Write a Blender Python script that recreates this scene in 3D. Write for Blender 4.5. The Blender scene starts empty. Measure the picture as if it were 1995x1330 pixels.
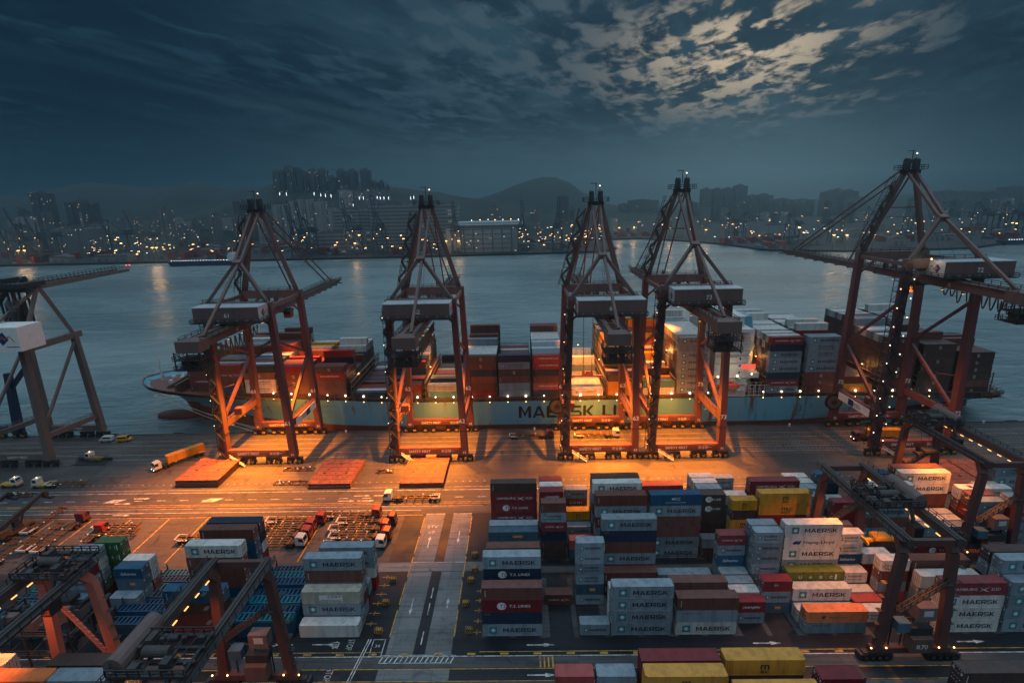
import bpy, math, random
from mathutils import Vector, Matrix
rnd = random.Random(7)
S = bpy.context.scene
R = math.radians
# ------------------------------------------------------------------ camera
CAM_H, CAM_PITCH, CAM_ROLL, CAM_YAW, CAM_F = 86.2, R(14.85), R(1.30), R(-1.04), 1038.0 / 1995.0
cd = bpy.data.cameras.new('camera'); cam = bpy.data.objects.new('camera', cd)
S.collection.objects.link(cam); S.camera = cam
cd.sensor_width = 36.0; cd.lens = 36.0 * CAM_F
cd.clip_start = 0.5; cd.clip_end = 30000.0
cam.matrix_world = (Matrix.Translation((0, 0, CAM_H)) @ Matrix.Rotation(-CAM_YAW, 4, 'Z')
                    @ Matrix.Rotation(R(90) - CAM_PITCH, 4, 'X') @ Matrix.Rotation(-CAM_ROLL, 4, 'Z'))

def at(px, py, y):
    """the point at depth y (metres ahead) seen at pixel px, py of a 1995 x 1330 frame"""
    u = (px - 997.5) / (CAM_F * 1995); v = (py - 665) / (CAM_F * 1995)
    c, s = math.cos(CAM_ROLL), math.sin(CAM_ROLL); cp, sp = math.cos(CAM_PITCH), math.sin(CAM_PITCH)
    cy, sy = math.cos(CAM_YAW), math.sin(CAM_YAW)
    u0 = u * c - v * s; v0 = u * s + v * c
    X, Y, Z = u0, cp - v0 * sp, -sp - v0 * cp
    d = (X * cy + Y * sy, -X * sy + Y * cy, Z)
    t = y / d[1]
    return d[0] * t, CAM_H + d[2] * t
# ------------------------------------------------------------------ world: dusk sky with broken cloud
W = bpy.data.worlds.new('World'); S.world = W; W.use_nodes = True
SUN_AZ, SUN_EL = R(24), R(9)          # sun behind the cloud break, right of the view axis
class NT:
    def __init__(s, tree): s.t = tree; s.n = tree.nodes; s.l = tree.links
    def new(s, kind, **kw):
        nd = s.n.new(kind)
        for k, v in kw.items():
            setattr(nd, k, v)
        return nd
    def put(s, sock, v):
        if v is None: return
        if hasattr(v, 'links') or hasattr(v, 'is_output'): s.l.new(v, sock)
        else:
            try: sock.default_value = v
            except Exception: sock.default_value = tuple(v) + (1.0,)
    def math(s, op, a, b=None, c=None, clamp=False):
        nd = s.new('ShaderNodeMath', operation=op); nd.use_clamp = clamp
        for i, v in enumerate((a, b, c)):
            if v is not None: s.put(nd.inputs[i], v)
        return nd.outputs[0]
    def ramp(s, v, a, b, lo=0.0, hi=1.0, smooth=True):
        nd = s.new('ShaderNodeMapRange'); nd.interpolation_type = 'SMOOTHSTEP' if smooth else 'LINEAR'
        for i, x in enumerate((v, a, b, lo, hi)): s.put(nd.inputs[i], x)
        return nd.outputs[0]
    def mix(s, f, a, b, mode='MIX'):
        nd = s.new('ShaderNodeMix'); nd.data_type = 'RGBA'; nd.blend_type = mode
        s.put(nd.inputs[0], f)
        for i, v in ((6, a), (7, b)):
            if isinstance(v, tuple): nd.inputs[i].default_value = v if len(v) == 4 else v + (1.0,)
            else: s.put(nd.inputs[i], v)
        return nd.outputs[2]
    def noise(s, vec, scale, detail=4, rough=0.55, dist=0.0):
        nd = s.new('ShaderNodeTexNoise'); nd.noise_dimensions = '3D'
        if vec is not None: s.l.new(vec, nd.inputs['Vector'])
        nd.inputs['Scale'].default_value = scale; nd.inputs['Detail'].default_value = detail
        nd.inputs['Roughness'].default_value = rough; nd.inputs['Distortion'].default_value = dist
        return nd.outputs['Fac']
    def comb(s, x, y, z):
        nd = s.new('ShaderNodeCombineXYZ')
        for i, v in enumerate((x, y, z)): s.put(nd.inputs[i], v)
        return nd.outputs[0]
    def sep(s, v):
        nd = s.new('ShaderNodeSeparateXYZ'); s.l.new(v, nd.inputs[0]); return nd.outputs
g = NT(W.node_tree); g.n.clear()
tc = g.new('ShaderNodeTexCoord'); dx, dy, dz = g.sep(tc.outputs['Generated'])
el = g.math('ARCSINE', g.math('MULTIPLY', dz, 0.9999)); el = g.math('MULTIPLY', el, 57.2958)      # elevation, degrees
az = g.math('MULTIPLY', g.math('ARCTAN2', dx, dy), 57.2958)                                       # azimuth from straight ahead
# cloud sheet seen in perspective: streaks run away from the viewer and converge at the horizon
k = g.math('ADD', g.math('MAXIMUM', dz, 0.0), 0.05)
cx = g.math('DIVIDE', dx, k); cyy = g.math('DIVIDE', dy, k)
rx = g.math('ADD', g.math('MULTIPLY', cx, 0.94), g.math('MULTIPLY', cyy, -0.30))
ry = g.math('ADD', g.math('MULTIPLY', cx, 0.30), g.math('MULTIPLY', cyy, 0.94))
v1 = g.comb(g.math('MULTIPLY', rx, 0.9), g.math('MULTIPLY', ry, 0.50), 0.3)
v2 = g.comb(g.math('MULTIPLY', rx, 6.2), g.math('MULTIPLY', ry, 3.0), 3.1)
n1 = g.noise(v1, 1.0, 3, 0.5, 0.4)
n2 = g.noise(v2, 1.0, 8, 0.60, 0.3)
n3 = g.noise(g.comb(g.math('MULTIPLY', rx, 1.6), g.math('MULTIPLY', ry, 0.20), 7.7), 1.0, 6, 0.62, 0.3)
n4 = g.noise(g.comb(g.math('MULTIPLY', rx, 2.2), g.math('MULTIPLY', ry, 1.1), 12.4), 1.0, 7, 0.62, 0.4)
bandv = g.comb(g.math('MULTIPLY', g.math('SUBTRACT', el, g.math('MULTIPLY', az, 0.24)), 0.62), g.math('MULTIPLY', az, 0.085), 4.4)
n5 = g.noise(bandv, 1.0, 5, 0.6, 0.5)
# where the break in the cloud is
ea = g.math('DIVIDE', g.math('SUBTRACT', az, 21.5), 13.0); ee = g.math('DIVIDE', g.math('SUBTRACT', el, 12.5), 6.0)
dist2 = g.math('ADD', g.math('MULTIPLY', ea, ea), g.math('MULTIPLY', ee, ee))
brk = g.math('EXPONENT', g.math('MULTIPLY', dist2, -0.9))
ea2 = g.math('DIVIDE', g.math('SUBTRACT', az, 7.0), 23.0); ee2 = g.math('DIVIDE', g.math('SUBTRACT', el, 15.0), 8.0)
wide = g.math('EXPONENT', g.math('MULTIPLY', g.math('ADD', g.math('MULTIPLY', ea2, ea2), g.math('MULTIPLY', ee2, ee2)), -0.9))
dens = g.math('ADD', g.math('MULTIPLY', n1, 0.42), g.math('MULTIPLY', n2, 0.80))
dens = g.math('SUBTRACT', dens, g.math('ADD', g.math('MULTIPLY', brk, 0.022), g.math('MULTIPLY', wide, 0.080)))
dens = g.math('ADD', dens, g.math('MULTIPLY', g.math('SUBTRACT', n5, 0.5), g.math('ADD', g.math('MULTIPLY', brk, 0.62), 0.08)))
cov = g.ramp(dens, 0.455, 0.585)
streak = g.math('MULTIPLY', g.ramp(n3, 0.50, 0.74), g.math('MULTIPLY', g.ramp(el, 3.0, 8.0), g.ramp(az, 15.0, -15.0, 0.35, 1.0)))
gapcol = g.mix(wide, (0.014, 0.046, 0.075), (0.050, 0.080, 0.102)); gapcol = g.mix(g.math('POWER', brk, 2.2), gapcol, (0.64, 0.51, 0.345))
side = g.ramp(g.math('ABSOLUTE', g.math('SUBTRACT', az, 8.0)), 10.0, 46.0)
cloud = g.mix(side, (0.0045, 0.0170, 0.0320), (0.0005, 0.0080, 0.0220))
cloud = g.mix(g.ramp(n4, 0.40, 0.66, 0.0, 0.9), cloud, g.mix(side, (0.022, 0.056, 0.082), (0.0015, 0.0125, 0.0270)))
cloud = g.mix(g.math('MULTIPLY', wide, 0.16), cloud, (0.030, 0.055, 0.075))
cloud = g.mix(g.math('MULTIPLY', streak, 0.55), cloud, g.mix(side, (0.050, 0.088, 0.110), (0.016, 0.046, 0.068)))
gapcol = g.mix(g.math('MULTIPLY', side, 0.85), gapcol, (0.006, 0.026, 0.046)); sky = g.mix(cov, gapcol, cloud)
# clear dusk air under the cloud base
hor = g.mix(side, (0.050, 0.096, 0.120), (0.0035, 0.024, 0.041))
low = g.ramp(el, 9.5, 1.0)
sky = g.mix(low, sky, hor)
# unseen sky above and behind the view, brightened to light yard and water
nish = g.new('ShaderNodeTexSky', sky_type='NISHITA'); nish.sun_disc = False
nish.sun_elevation = SUN_EL; nish.sun_rotation = SUN_AZ; nish.altitude = 100
up = g.mix(0.08, (0.52, 0.68, 0.80), nish.outputs[0])
upf = g.ramp(el, 17.5, 38.0)
bk = g.math('MULTIPLY', g.ramp(dy, -0.05, -0.75), g.ramp(el, 0.0, 12.0))
upf = g.math('MAXIMUM', upf, g.math('MULTIPLY', bk, 0.30))
sky = g.mix(upf, sky, up)
bg = g.new('ShaderNodeBackground'); g.l.new(sky, bg.inputs[0]); bg.inputs[1].default_value = 1.0
wo = g.new('ShaderNodeOutputWorld'); g.l.new(bg.outputs[0], wo.inputs[0])
W.cycles.sampling_method = 'MANUAL'; W.cycles.sample_map_resolution = 1024
# ------------------------------------------------------------------ sun (behind cloud) and exposure
sd = bpy.data.lights.new('sun', 'SUN'); sd.energy = 0.06; sd.angle = R(20); sd.color = (1.0, 0.9, 0.78)
sun = bpy.data.objects.new('sun', sd); S.collection.objects.link(sun)
sv = Vector((math.sin(SUN_AZ) * math.cos(SUN_EL), math.cos(SUN_AZ) * math.cos(SUN_EL), math.sin(SUN_EL)))
sun.rotation_euler = (-sv).to_track_quat('-Z', 'Y').to_euler()
S.view_settings.view_transform = 'Standard'; S.view_settings.look = 'None'
S.view_settings.exposure = 0.0; S.view_settings.gamma = 1.0
S.render.engine = 'CYCLES'
S.cycles.use_denoising = True
S.cycles.max_bounces = 4; S.cycles.diffuse_bounces = 2; S.cycles.glossy_bounces = 2
S.cycles.transmission_bounces = 2; S.cycles.volume_bounces = 0; S.cycles.transparent_max_bounces = 6
S.cycles.sample_clamp_indirect = 3.0; S.cycles.sample_clamp_direct = 0.0
S.cycles.caustics_reflective = False; S.cycles.caustics_refractive = False
# ------------------------------------------------------------------ mesh helpers
COL = S.collection
class MB:
    """collects shapes with a material slot per face and links them as ONE mesh object"""
    def __init__(s): s.v = []; s.f = []; s.m = []; s.slot = 0
    def add(s, vs, fs, slot=None):
        o = len(s.v); s.v.extend(tuple(p) for p in vs)
        q = s.slot if slot is None else slot
        for f in fs: s.f.append(tuple(i + o for i in f)); s.m.append(q)
        return s
    def box(s, x0, x1, y0, y1, z0, z1, slot=None):
        return s.add([(x0, y0, z0), (x1, y0, z0), (x1, y1, z0), (x0, y1, z0), (x0, y0, z1), (x1, y0, z1), (x1, y1, z1), (x0, y1, z1)],
                     [(0, 3, 2, 1), (4, 5, 6, 7), (0, 1, 5, 4), (1, 2, 6, 5), (2, 3, 7, 6), (3, 0, 4, 7)], slot)
    def beam(s, a, b, w, h=None, w2=None, h2=None, slot=None, up=(0, 0, 1)):
        h = w if h is None else h; w2 = w if w2 is None else w2; h2 = (h if w2 == w else h * w2 / w) if h2 is None else h2
        a = Vector(a); b = Vector(b); d = (b - a)
        if d.length < 1e-6: return s
        d.normalize(); u = Vector(up)
        if abs(d.dot(u)) > 0.98: u = Vector((0, 1, 0))
        r = d.cross(u).normalized(); u = r.cross(d).normalized()
        vs = []
        for p, ww, hh in ((a, w, h), (b, w2, h2)):
            for i, j in ((-1, -1), (1, -1), (1, 1), (-1, 1)): vs.append(p + r * (ww / 2 * i) + u * (hh / 2 * j))
        return s.add(vs, [(0, 3, 2, 1), (4, 5, 6, 7), (0, 1, 5, 4), (1, 2, 6, 5), (2, 3, 7, 6), (3, 0, 4, 7)], slot)
    def tube(s, pts, r, n=6, slot=None, cap=True):
        pts = [Vector(p) for p in pts]; vs = []; fs = []
        rr = r if isinstance(r, (list, tuple)) else [r] * len(pts)
        for i, p in enumerate(pts):
            d = (pts[min(i + 1, len(pts) - 1)] - pts[max(i - 1, 0)]).normalized()
            u = Vector((0, 0, 1)) if abs(d.z) < 0.95 else Vector((0, 1, 0))
            a = d.cross(u).normalized(); b = a.cross(d)
            for k in range(n):
                t = 2 * math.pi * k / n; vs.append(p + a * (rr[i] * math.cos(t)) + b * (rr[i] * math.sin(t)))
        for i in range(len(pts) - 1):
            for k in range(n):
                fs.append((i * n + k, i * n + (k + 1) % n, (i + 1) * n + (k + 1) % n, (i + 1) * n + k))
        if cap: fs.append(tuple(range(n))[::-1]); fs.append(tuple((len(pts) - 1) * n + k for k in range(n)))
        return s.add(vs, fs, slot)
    def ball(s, c, r, n=8, m=5, slot=None, sz=1.0):
        vs = [(c[0], c[1], c[2] - r * sz)]; fs = []
        for i in range(1, m):
            p = math.pi * i / m
            for k in range(n):
                t = 2 * math.pi * k / n
                vs.append((c[0] + r * math.sin(p) * math.cos(t), c[1] + r * math.sin(p) * math.sin(t), c[2] - r * sz * math.cos(p)))
        vs.append((c[0], c[1], c[2] + r * sz))
        for k in range(n): fs.append((0, 1 + (k + 1) % n, 1 + k))
        for i in range(m - 2):
            for k in range(n):
                a = 1 + i * n; fs.append((a + k, a + (k + 1) % n, a + n + (k + 1) % n, a + n + k))
        a = 1 + (m - 2) * n
        for k in range(n): fs.append((a + k, a + (k + 1) % n, len(vs) - 1))
        return s.add(vs, fs, slot)
    def wheel(s, c, r, w, axis='y', n=10, slot=None):
        d = {'x': Vector((w / 2, 0, 0)), 'y': Vector((0, w / 2, 0))}[axis]; c = Vector(c)
        return s.tube([c - d, c + d], r, n, slot)
    def prism(s, poly, y0, y1, slot=None):
        """extrude an outline given in x, z along y"""
        n = len(poly); vs = [(x, y0, z) for x, z in poly] + [(x, y1, z) for x, z in poly]
        fs = [tuple(range(n)), tuple(range(n, 2 * n))[::-1]]
        for i in range(n): j = (i + 1) % n; fs.append((i, i + n, j + n, j))
        return s.add(vs, fs, slot)
    def text(s, string, x, y, z, size, slot=None, face='-y', align='c', squash=1.0, bold=0.0, slant=0.0, width=None):
        """flat lettering standing on a wall (face -y, +x, -x) or lying on the ground (face +z)"""
        vs, fs = glyphs(string, bold)
        if not vs: return s
        xs = [p[0] for p in vs]; wd = max(xs) - min(xs); x0 = min(xs)
        kx = size * squash
        if width: kx = width / wd
        off = {'c': -x0 - wd / 2, 'l': -x0, 'r': -x0 - wd}[align]
        out = []
        for px, pz in vs:
            u = (px + off + slant * pz) * kx; w = pz * size
            if face == '-y': out.append((x + u, y, z + w))
            elif face == '+x': out.append((x, y + u, z + w))
            elif face == '-x': out.append((x, y - u, z + w))
            elif face == '+z': out.append((x + u, y + w, z))
            elif face == '+zr': out.append((x + w, y - u, z))
        return s.add(out, fs, slot)
    def mesh(s, name, mats):
        me = bpy.data.meshes.new(name); me.from_pydata(s.v, [], s.f)
        for m in (mats if isinstance(mats, (list, tuple)) else [mats]): me.materials.append(m)
        me.polygons.foreach_set('material_index', s.m); me.update()
        return me
    def build(s, name, mats, parent=None, loc=None):
        o = bpy.data.objects.new(name, s.mesh(name, mats)); COL.objects.link(o)
        if parent is not None: o.parent = parent
        if loc is not None: o.location = loc
        return o
def block_letters(mb, word, x, y, z, h, width, slot):
    """wide block capitals from flat strokes, centred at x, standing on the wall y"""
    t = .25; ST = {
     'M': (1.12, [[(0, 0), (t, 0), (t, 1), (0, 1)], [(1.12 - t, 0), (1.12, 0), (1.12, 1), (1.12 - t, 1)], [(t, 1), (t, .70), (.56, .10), (.56, .42)], [(1.12 - t, 1), (.56, .42), (.56, .10), (1.12 - t, .70)]]),
     'A': (1.14, [[(0, 0), (.23, 0), (.57, .78), (.57, 1), (.45, 1)], [(1.14, 0), (.69, 1), (.57, 1), (.57, .78), (.91, 0)], [(.27, .17), (.87, .17), (.80, .35), (.34, .35)]]),
     'E': (.92, [[(0, 0), (t, 0), (t, 1), (0, 1)], [(t, 0), (.92, 0), (.92, .19), (t, .19)], [(t, .41), (.86, .41), (.86, .59), (t, .59)], [(t, .81), (.92, .81), (.92, 1), (t, 1)]]),
     'R': (1.0, [[(0, 0), (t, 0), (t, 1), (0, 1)], [(t, .81), (.88, .81), (.98, .90), (.88, 1), (t, 1)], [(.78, .48), (.98, .40), (.98, .90), (.78, .81)], [(t, .30), (.88, .30), (.98, .40), (.78, .48), (t, .48)], [(.48, .30), (.74, 0), (1.0, 0), (.74, .30)]]),
     'S': (.98, [[(0, .81), (.94, .81), (.94, 1), (.12, 1), (0, .9)], [(0, .42), (.2, .55), (.2, .81), (0, .81)], [(.0, .42), (.98, .42), (.78, .58), (.2, .58)], [(.78, .19), (.98, .10), (.98, .42), (.78, .42)], [(0, 0), (.88, 0), (.98, .10), (.78, .19), (0, .19)]]),
     'K': (1.02, [[(0, 0), (t, 0), (t, 1), (0, 1)], [(t, .40), (.40, .40), (.98, 1), (.72, 1), (t, .52)], [(.34, .40), (.74, 0), (1.02, 0), (.52, .52), (.40, .40)]]),
     'L': (.86, [[(0, 0), (t, 0), (t, 1), (0, 1)], [(t, 0), (.86, 0), (.86, .19), (t, .19)]]), 'I': (t, [[(0, 0), (t, 0), (t, 1), (0, 1)]]),
     'N': (1.04, [[(0, 0), (t, 0), (t, 1), (0, 1)], [(1.04 - t, 0), (1.04, 0), (1.04, 1), (1.04 - t, 1)], [(t, 1), (t, .70), (1.04 - t, 0), (1.04 - t, .30)]]), ' ': (.45, [])}
    tot = sum(ST[c][0] + .14 for c in word) - .14; k = width / tot; cx_ = x - width / 2
    for c in word:
        w, polys = ST[c]
        for i, p in enumerate(polys): mb.add([(cx_ + a * k, y - .0025 * i, z + b * h) for a, b in p], [tuple(range(len(p)))], slot)
        cx_ += (w + .14) * k
_gl = {}
def glyphs(string, bold=0.0):
    key = (string, bold)
    if key in _gl: return _gl[key]
    cu = bpy.data.curves.new('lettering', 'FONT'); cu.body = string; cu.size = 1.0; cu.offset = bold; cu.resolution_u = 2
    ob = bpy.data.objects.new('lettering', cu); COL.objects.link(ob)
    dg = bpy.context.evaluated_depsgraph_get(); me = ob.evaluated_get(dg).to_mesh()
    vs = [(v.co.x, v.co.y) for v in me.vertices]; fs = [tuple(p.vertices) for p in me.polygons]
    ob.evaluated_get(dg).to_mesh_clear(); bpy.data.objects.remove(ob); bpy.data.curves.remove(cu)
    _gl[key] = (vs, fs)
    return _gl[key]
def tag(o, label=None, cat=None, group=None, kind=None):
    if label: o['label'] = label
    if cat: o['category'] = cat
    if group: o['group'] = group
    if kind: o['kind'] = kind
    return o
def empty(name, loc=(0, 0, 0), rz=0.0):
    o = bpy.data.objects.new(name, None); COL.objects.link(o); o.location = loc; o.rotation_euler = (0, 0, rz)
    o.empty_display_size = 0.5
    return o
def copy_tree(o, parent=None):
    c = o.copy(); COL.objects.link(c)
    if parent is not None: c.parent = parent
    for ch in o.children: copy_tree(ch, c)
    return c
def lamp(name, kind, loc, energy, color, parent=None, target=None, size=0.5, angle=None, blend=0.6):
    ld = bpy.data.lights.new(name, kind); ld.energy = energy; ld.color = color
    if kind == 'SPOT': ld.spot_size = angle or R(110); ld.spot_blend = blend
    ld.shadow_soft_size = size
    o = bpy.data.objects.new(name, ld); COL.objects.link(o)
    o.location = loc
    if target is not None:
        o.rotation_euler = (Vector(target) - Vector(loc)).to_track_quat('-Z', 'Y').to_euler()
    if parent is not None: o.parent = parent
    return o
# ------------------------------------------------------------------ materials
def mat(name, col, rough=0.6, metal=0.0, dirt=0.35, scale=0.6, dirtcol=None, rand=0.0, rust=0.0, bump=0.0, streak=False, spec=0.4, rlo=0.60):
    """procedural paint or concrete: base colour broken up by grime, rust runs and a value shift per object"""
    m = bpy.data.materials.new(name); m.use_nodes = True; q = NT(m.node_tree); q.n.clear()
    out = q.new('ShaderNodeOutputMaterial'); b = q.new('ShaderNodeBsdfPrincipled'); q.l.new(b.outputs[0], out.inputs[0])
    t = q.new('ShaderNodeTexCoord'); vec = t.outputs['Object']
    oi = q.new('ShaderNodeObjectInfo')
    mv = q.new('ShaderNodeVectorMath', operation='ADD'); q.l.new(vec, mv.inputs[0])
    q.l.new(q.comb(q.math('MULTIPLY', oi.outputs['Random'], 91.0), 0.0, q.math('MULTIPLY', oi.outputs['Random'], 37.0)), mv.inputs[1]); vec = mv.outputs[0]
    if streak:
        mp = q.new('ShaderNodeVectorMath', operation='MULTIPLY'); q.l.new(vec, mp.inputs[0]); mp.inputs[1].default_value = (1, 1, 0.12); vec2 = mp.outputs[0]
    else: vec2 = vec
    n = q.noise(vec2, scale, 6, 0.65)
    dc = dirtcol or tuple(c * 0.45 + 0.006 for c in col)
    c = q.mix(q.math('MULTIPLY', q.ramp(n, 0.40, 0.68), dirt), col, dc)
    if rust:
        n2 = q.noise(vec2, scale * 2.7, 5, 0.7); c = q.mix(q.math('MULTIPLY', q.ramp(n2, rlo, rlo + 0.12), rust), c, (0.13, 0.055, 0.025))
    if rand:
        h = q.new('ShaderNodeHueSaturation'); q.l.new(c, h.inputs['Color'])
        q.l.new(q.math('ADD', q.math('MULTIPLY', oi.outputs['Random'], rand), 1.0 - rand / 2), h.inputs['Value'])
        q.l.new(q.math('ADD', q.math('MULTIPLY', oi.outputs['Random'], -rand * 0.5), 1.0 + rand / 4), h.inputs['Saturation']); c = h.outputs[0]
    q.l.new(c, b.inputs['Base Color'])
    q.l.new(q.math('ADD', q.math('MULTIPLY', n, 0.25), rough - 0.12), b.inputs['Roughness'])
    b.inputs['Metallic'].default_value = metal; b.inputs['Specular IOR Level'].default_value = spec
    if bump:
        bp = q.new('ShaderNodeBump'); bp.inputs['Strength'].default_value = bump; bp.inputs['Distance'].default_value = 0.05
        q.l.new(q.noise(vec, scale * 6, 4, 0.6), bp.inputs['Height']); q.l.new(bp.outputs[0], b.inputs['Normal'])
    return m
def glow(name, col, strength, sample=False):
    m = bpy.data.materials.new(name); m.use_nodes = True; q = NT(m.node_tree); q.n.clear()
    out = q.new('ShaderNodeOutputMaterial'); e = q.new('ShaderNodeEmission'); e.inputs[0].default_value = col + (1,); e.inputs[1].default_value = strength
    q.l.new(e.outputs[0], out.inputs[0])
    m.cycles.emission_sampling = 'FRONT' if sample else 'NONE'
    return m
SODIUM = (1.0, 0.255, 0.016)
M_white_bulb = glow('lamp_white', (1.0, 0.80, 0.55), 5.0)
M_cool_bulb = glow('lamp_cool', (0.80, 0.93, 1.0), 5.0)
M_warm_bulb = glow('lamp_sodium', (1.0, 0.50, 0.16), 8.0)
M_dim_bulb = glow('lamp_tube_amber', (1.0, 0.46, 0.13), 2.2)
M_red_bulb = glow('lamp_red', (1.0, 0.08, 0.04), 4.0)
M_letter_w = mat('white_lettering', (0.72, 0.72, 0.70), 0.6, dirt=0.2)
M_letter_k = mat('black_lettering', (0.012, 0.016, 0.024), 0.6, dirt=0.1)
M_crane = mat('crane_red_paint', (0.118, 0.042, 0.045), 0.55, dirt=0.45, scale=0.35, rust=0.05, streak=True)
M_crane_up = mat('crane_brown_paint', (0.140, 0.086, 0.078), 0.55, dirt=0.4, scale=0.35, rust=0.05, streak=True)
M_steel = mat('dark_steel', (0.045, 0.045, 0.05), 0.55, 0.3, dirt=0.5, scale=0.8)
M_grate = mat('grating_steel', (0.07, 0.065, 0.065), 0.6, 0.3, dirt=0.5)
M_roofw = mat('pale_roof_paint', (0.42, 0.47, 0.50), 0.5, dirt=0.3, scale=0.4)
M_rubber = mat('rubber', (0.012, 0.012, 0.013), 0.8, dirt=0.3)
M_glass = mat('dark_glass', (0.01, 0.014, 0.018), 0.08, dirt=0.0, spec=0.8)
M_yellow = mat('yellow_steel', (0.45, 0.25, 0.03), 0.5, dirt=0.5, scale=0.9, rust=0.3)
M_cable = mat('festoon_cable', (0.10, 0.085, 0.07), 0.6, dirt=0.1)
# ------------------------------------------------------------------ the setting: ground, quay, roads, water, far land, hills
def ground_mat(name, col, col2, scale, rough=0.75, joints=0.0, wet=0.0):
    m = bpy.data.materials.new(name); m.use_nodes = True; q = NT(m.node_tree); q.n.clear()
    out = q.new('ShaderNodeOutputMaterial'); b = q.new('ShaderNodeBsdfPrincipled'); q.l.new(b.outputs[0], out.inputs[0])
    t = q.new('ShaderNodeTexCoord'); v = t.outputs['Object']
    a = q.noise(v, scale, 6, 0.6); f = q.noise(v, scale * 9, 5, 0.7)
    st = q.new('ShaderNodeVectorMath', operation='MULTIPLY'); q.l.new(v, st.inputs[0]); st.inputs[1].default_value = (0.05, 1.3, 1)
    tr = q.noise(st.outputs[0], 0.9, 4, 0.6)                         # tyre tracks running along the quay
    c = q.mix(q.ramp(a, 0.36, 0.66), col, col2)
    c = q.mix(q.math('MULTIPLY', q.ramp(f, 0.53, 0.70), 0.7), c, tuple(x * 0.55 for x in col))
    c = q.mix(q.math('MULTIPLY', q.ramp(tr, 0.48, 0.66), 0.6), c, tuple(x * 0.5 for x in col))
    if joints:
        br = q.new('ShaderNodeTexBrick'); q.l.new(v, br.inputs['Vector']); br.offset = 0.0
        br.inputs['Scale'].default_value = 1.0; br.inputs['Brick Width'].default_value = joints; br.inputs['Row Height'].default_value = joints * 0.6
        br.inputs['Mortar Size'].default_value = 0.05; br.inputs['Color1'].default_value = (1, 1, 1, 1); br.inputs['Color2'].default_value = (0.70, 0.70, 0.70, 1); br.inputs['Mortar'].default_value = (0.5, 0.5, 0.5, 1)
        c = q.mix(1.0, c, br.outputs['Color'], 'MULTIPLY')
    oil = q.noise(v, 0.22, 4, 0.5, 1.2); c = q.mix(q.math('MULTIPLY', q.ramp(oil, 0.60, 0.70), 0.65), c, tuple(x * 0.35 for x in col))
    q.l.new(c, b.inputs['Base Color'])
    q.l.new(q.ramp(a, 0.3, 0.7, rough - wet, rough), b.inputs['Roughness']); b.inputs['Specular IOR Level'].default_value = 0.35
    bp = q.new('ShaderNodeBump'); bp.inputs['Strength'].default_value = 0.25; bp.inputs['Distance'].default_value = 0.03
    q.l.new(f, bp.inputs['Height']); q.l.new(bp.outputs[0], b.inputs['Normal'])
    return m
M_asphalt = ground_mat('yard_asphalt', (0.012, 0.015, 0.021), (0.028, 0.032, 0.040), 0.09, joints=15.0, wet=0.3)
M_apron = ground_mat('apron_concrete', (0.075, 0.069, 0.067), (0.108, 0.098, 0.092), 0.035, joints=12.0, wet=0.1)
M_road = ground_mat('road_asphalt', (0.055, 0.054, 0.057), (0.078, 0.074, 0.076), 0.05)
M_lane = ground_mat('lane_concrete', (0.175, 0.182, 0.185), (0.230, 0.235, 0.238), 0.08, joints=9.0)
M_strip = ground_mat('runway_concrete', (0.080, 0.080, 0.083), (0.115, 0.113, 0.113), 0.07, joints=10.0)
M_dark = ground_mat('lane_asphalt', (0.008, 0.010, 0.015), (0.017, 0.020, 0.027), 0.09, wet=0.25)
M_park = ground_mat('parking_asphalt', (0.062, 0.058, 0.058), (0.090, 0.082, 0.078), 0.06)
M_white_paint = mat('road_paint_white', (0.62, 0.62, 0.60), 0.7, dirt=0.95, scale=0.9, dirtcol=(0.14, 0.14, 0.14))
M_yellow_paint = mat('road_paint_yellow', (0.62, 0.33, 0.05), 0.7, dirt=0.9, scale=0.9, dirtcol=(0.13, 0.09, 0.05))
EDGE = 192.6
def structure(mb, name, mats): return tag(mb.build(name, mats), kind='structure')
def sheet(name, m, rects, z):
    mb = MB()
    for x0, x1, y0, y1 in rects: mb.add([(x0, y0, z), (x1, y0, z), (x1, y1, z), (x0, y1, z)], [(0, 1, 2, 3)])
    return structure(mb, name, m)
structure(MB().box(-900, 900, -80, EDGE, -3.6, 0), 'ground', M_asphalt)
sheet('quay_apron', M_apron, [(-900, 900, 149.2, EDGE - 0.02)], 0.004)
sheet('quay_road', M_road, [(-900, 900, 134.6, 148.0)], 0.004)
sheet('verge', M_strip, [(-900, 900, 148.0, 149.2), (-900, 900, 137.2, 138.6)], 0.008)
sheet('parking', M_park, [(-160, -34, 110.5, 134.2)], 0.004)
sheet('crossroad', M_lane, [(-28, -22.6, 85.6, 109.9), (-20.2, -15, 85.6, 109.9), (-28, -22.6, 113.5, 134.5), (-20.2, -15, 113.5, 134.5), (-40, -9.5, 110.0, 113.4), (-28.5, -14.8, 60, 77.9), (-28.5, -14.8, 79.4, 82.3)], 0.008)
sheet('crane_runway', M_strip, [(-200, 200, 82.4, 84.9), (-200, 200, 78.0, 79.3), (-9.4, 200, 109.2, 111.6)], 0.012)
sheet('truck_lane', M_dark, [(-200, 200, 85.4, 89.5)], 0.004)
# stack pads: pale beams under the container ends
mb = MB()
for x0 in [-9.2 + 13.03 * i for i in range(10)]:
    for y0, y1 in ((89.6, 107.2), (113.6, 131.2)):
        for dx_ in (0.0, 5.9, 12.0): mb.add([(x0 + dx_, y0, .010), (x0 + dx_ + 1.0, y0, .010), (x0 + dx_ + 1.0, y1, .010), (x0 + dx_, y1, .010)], [(0, 1, 2, 3)])
structure(mb, 'stacking_pads', M_strip)
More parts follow.
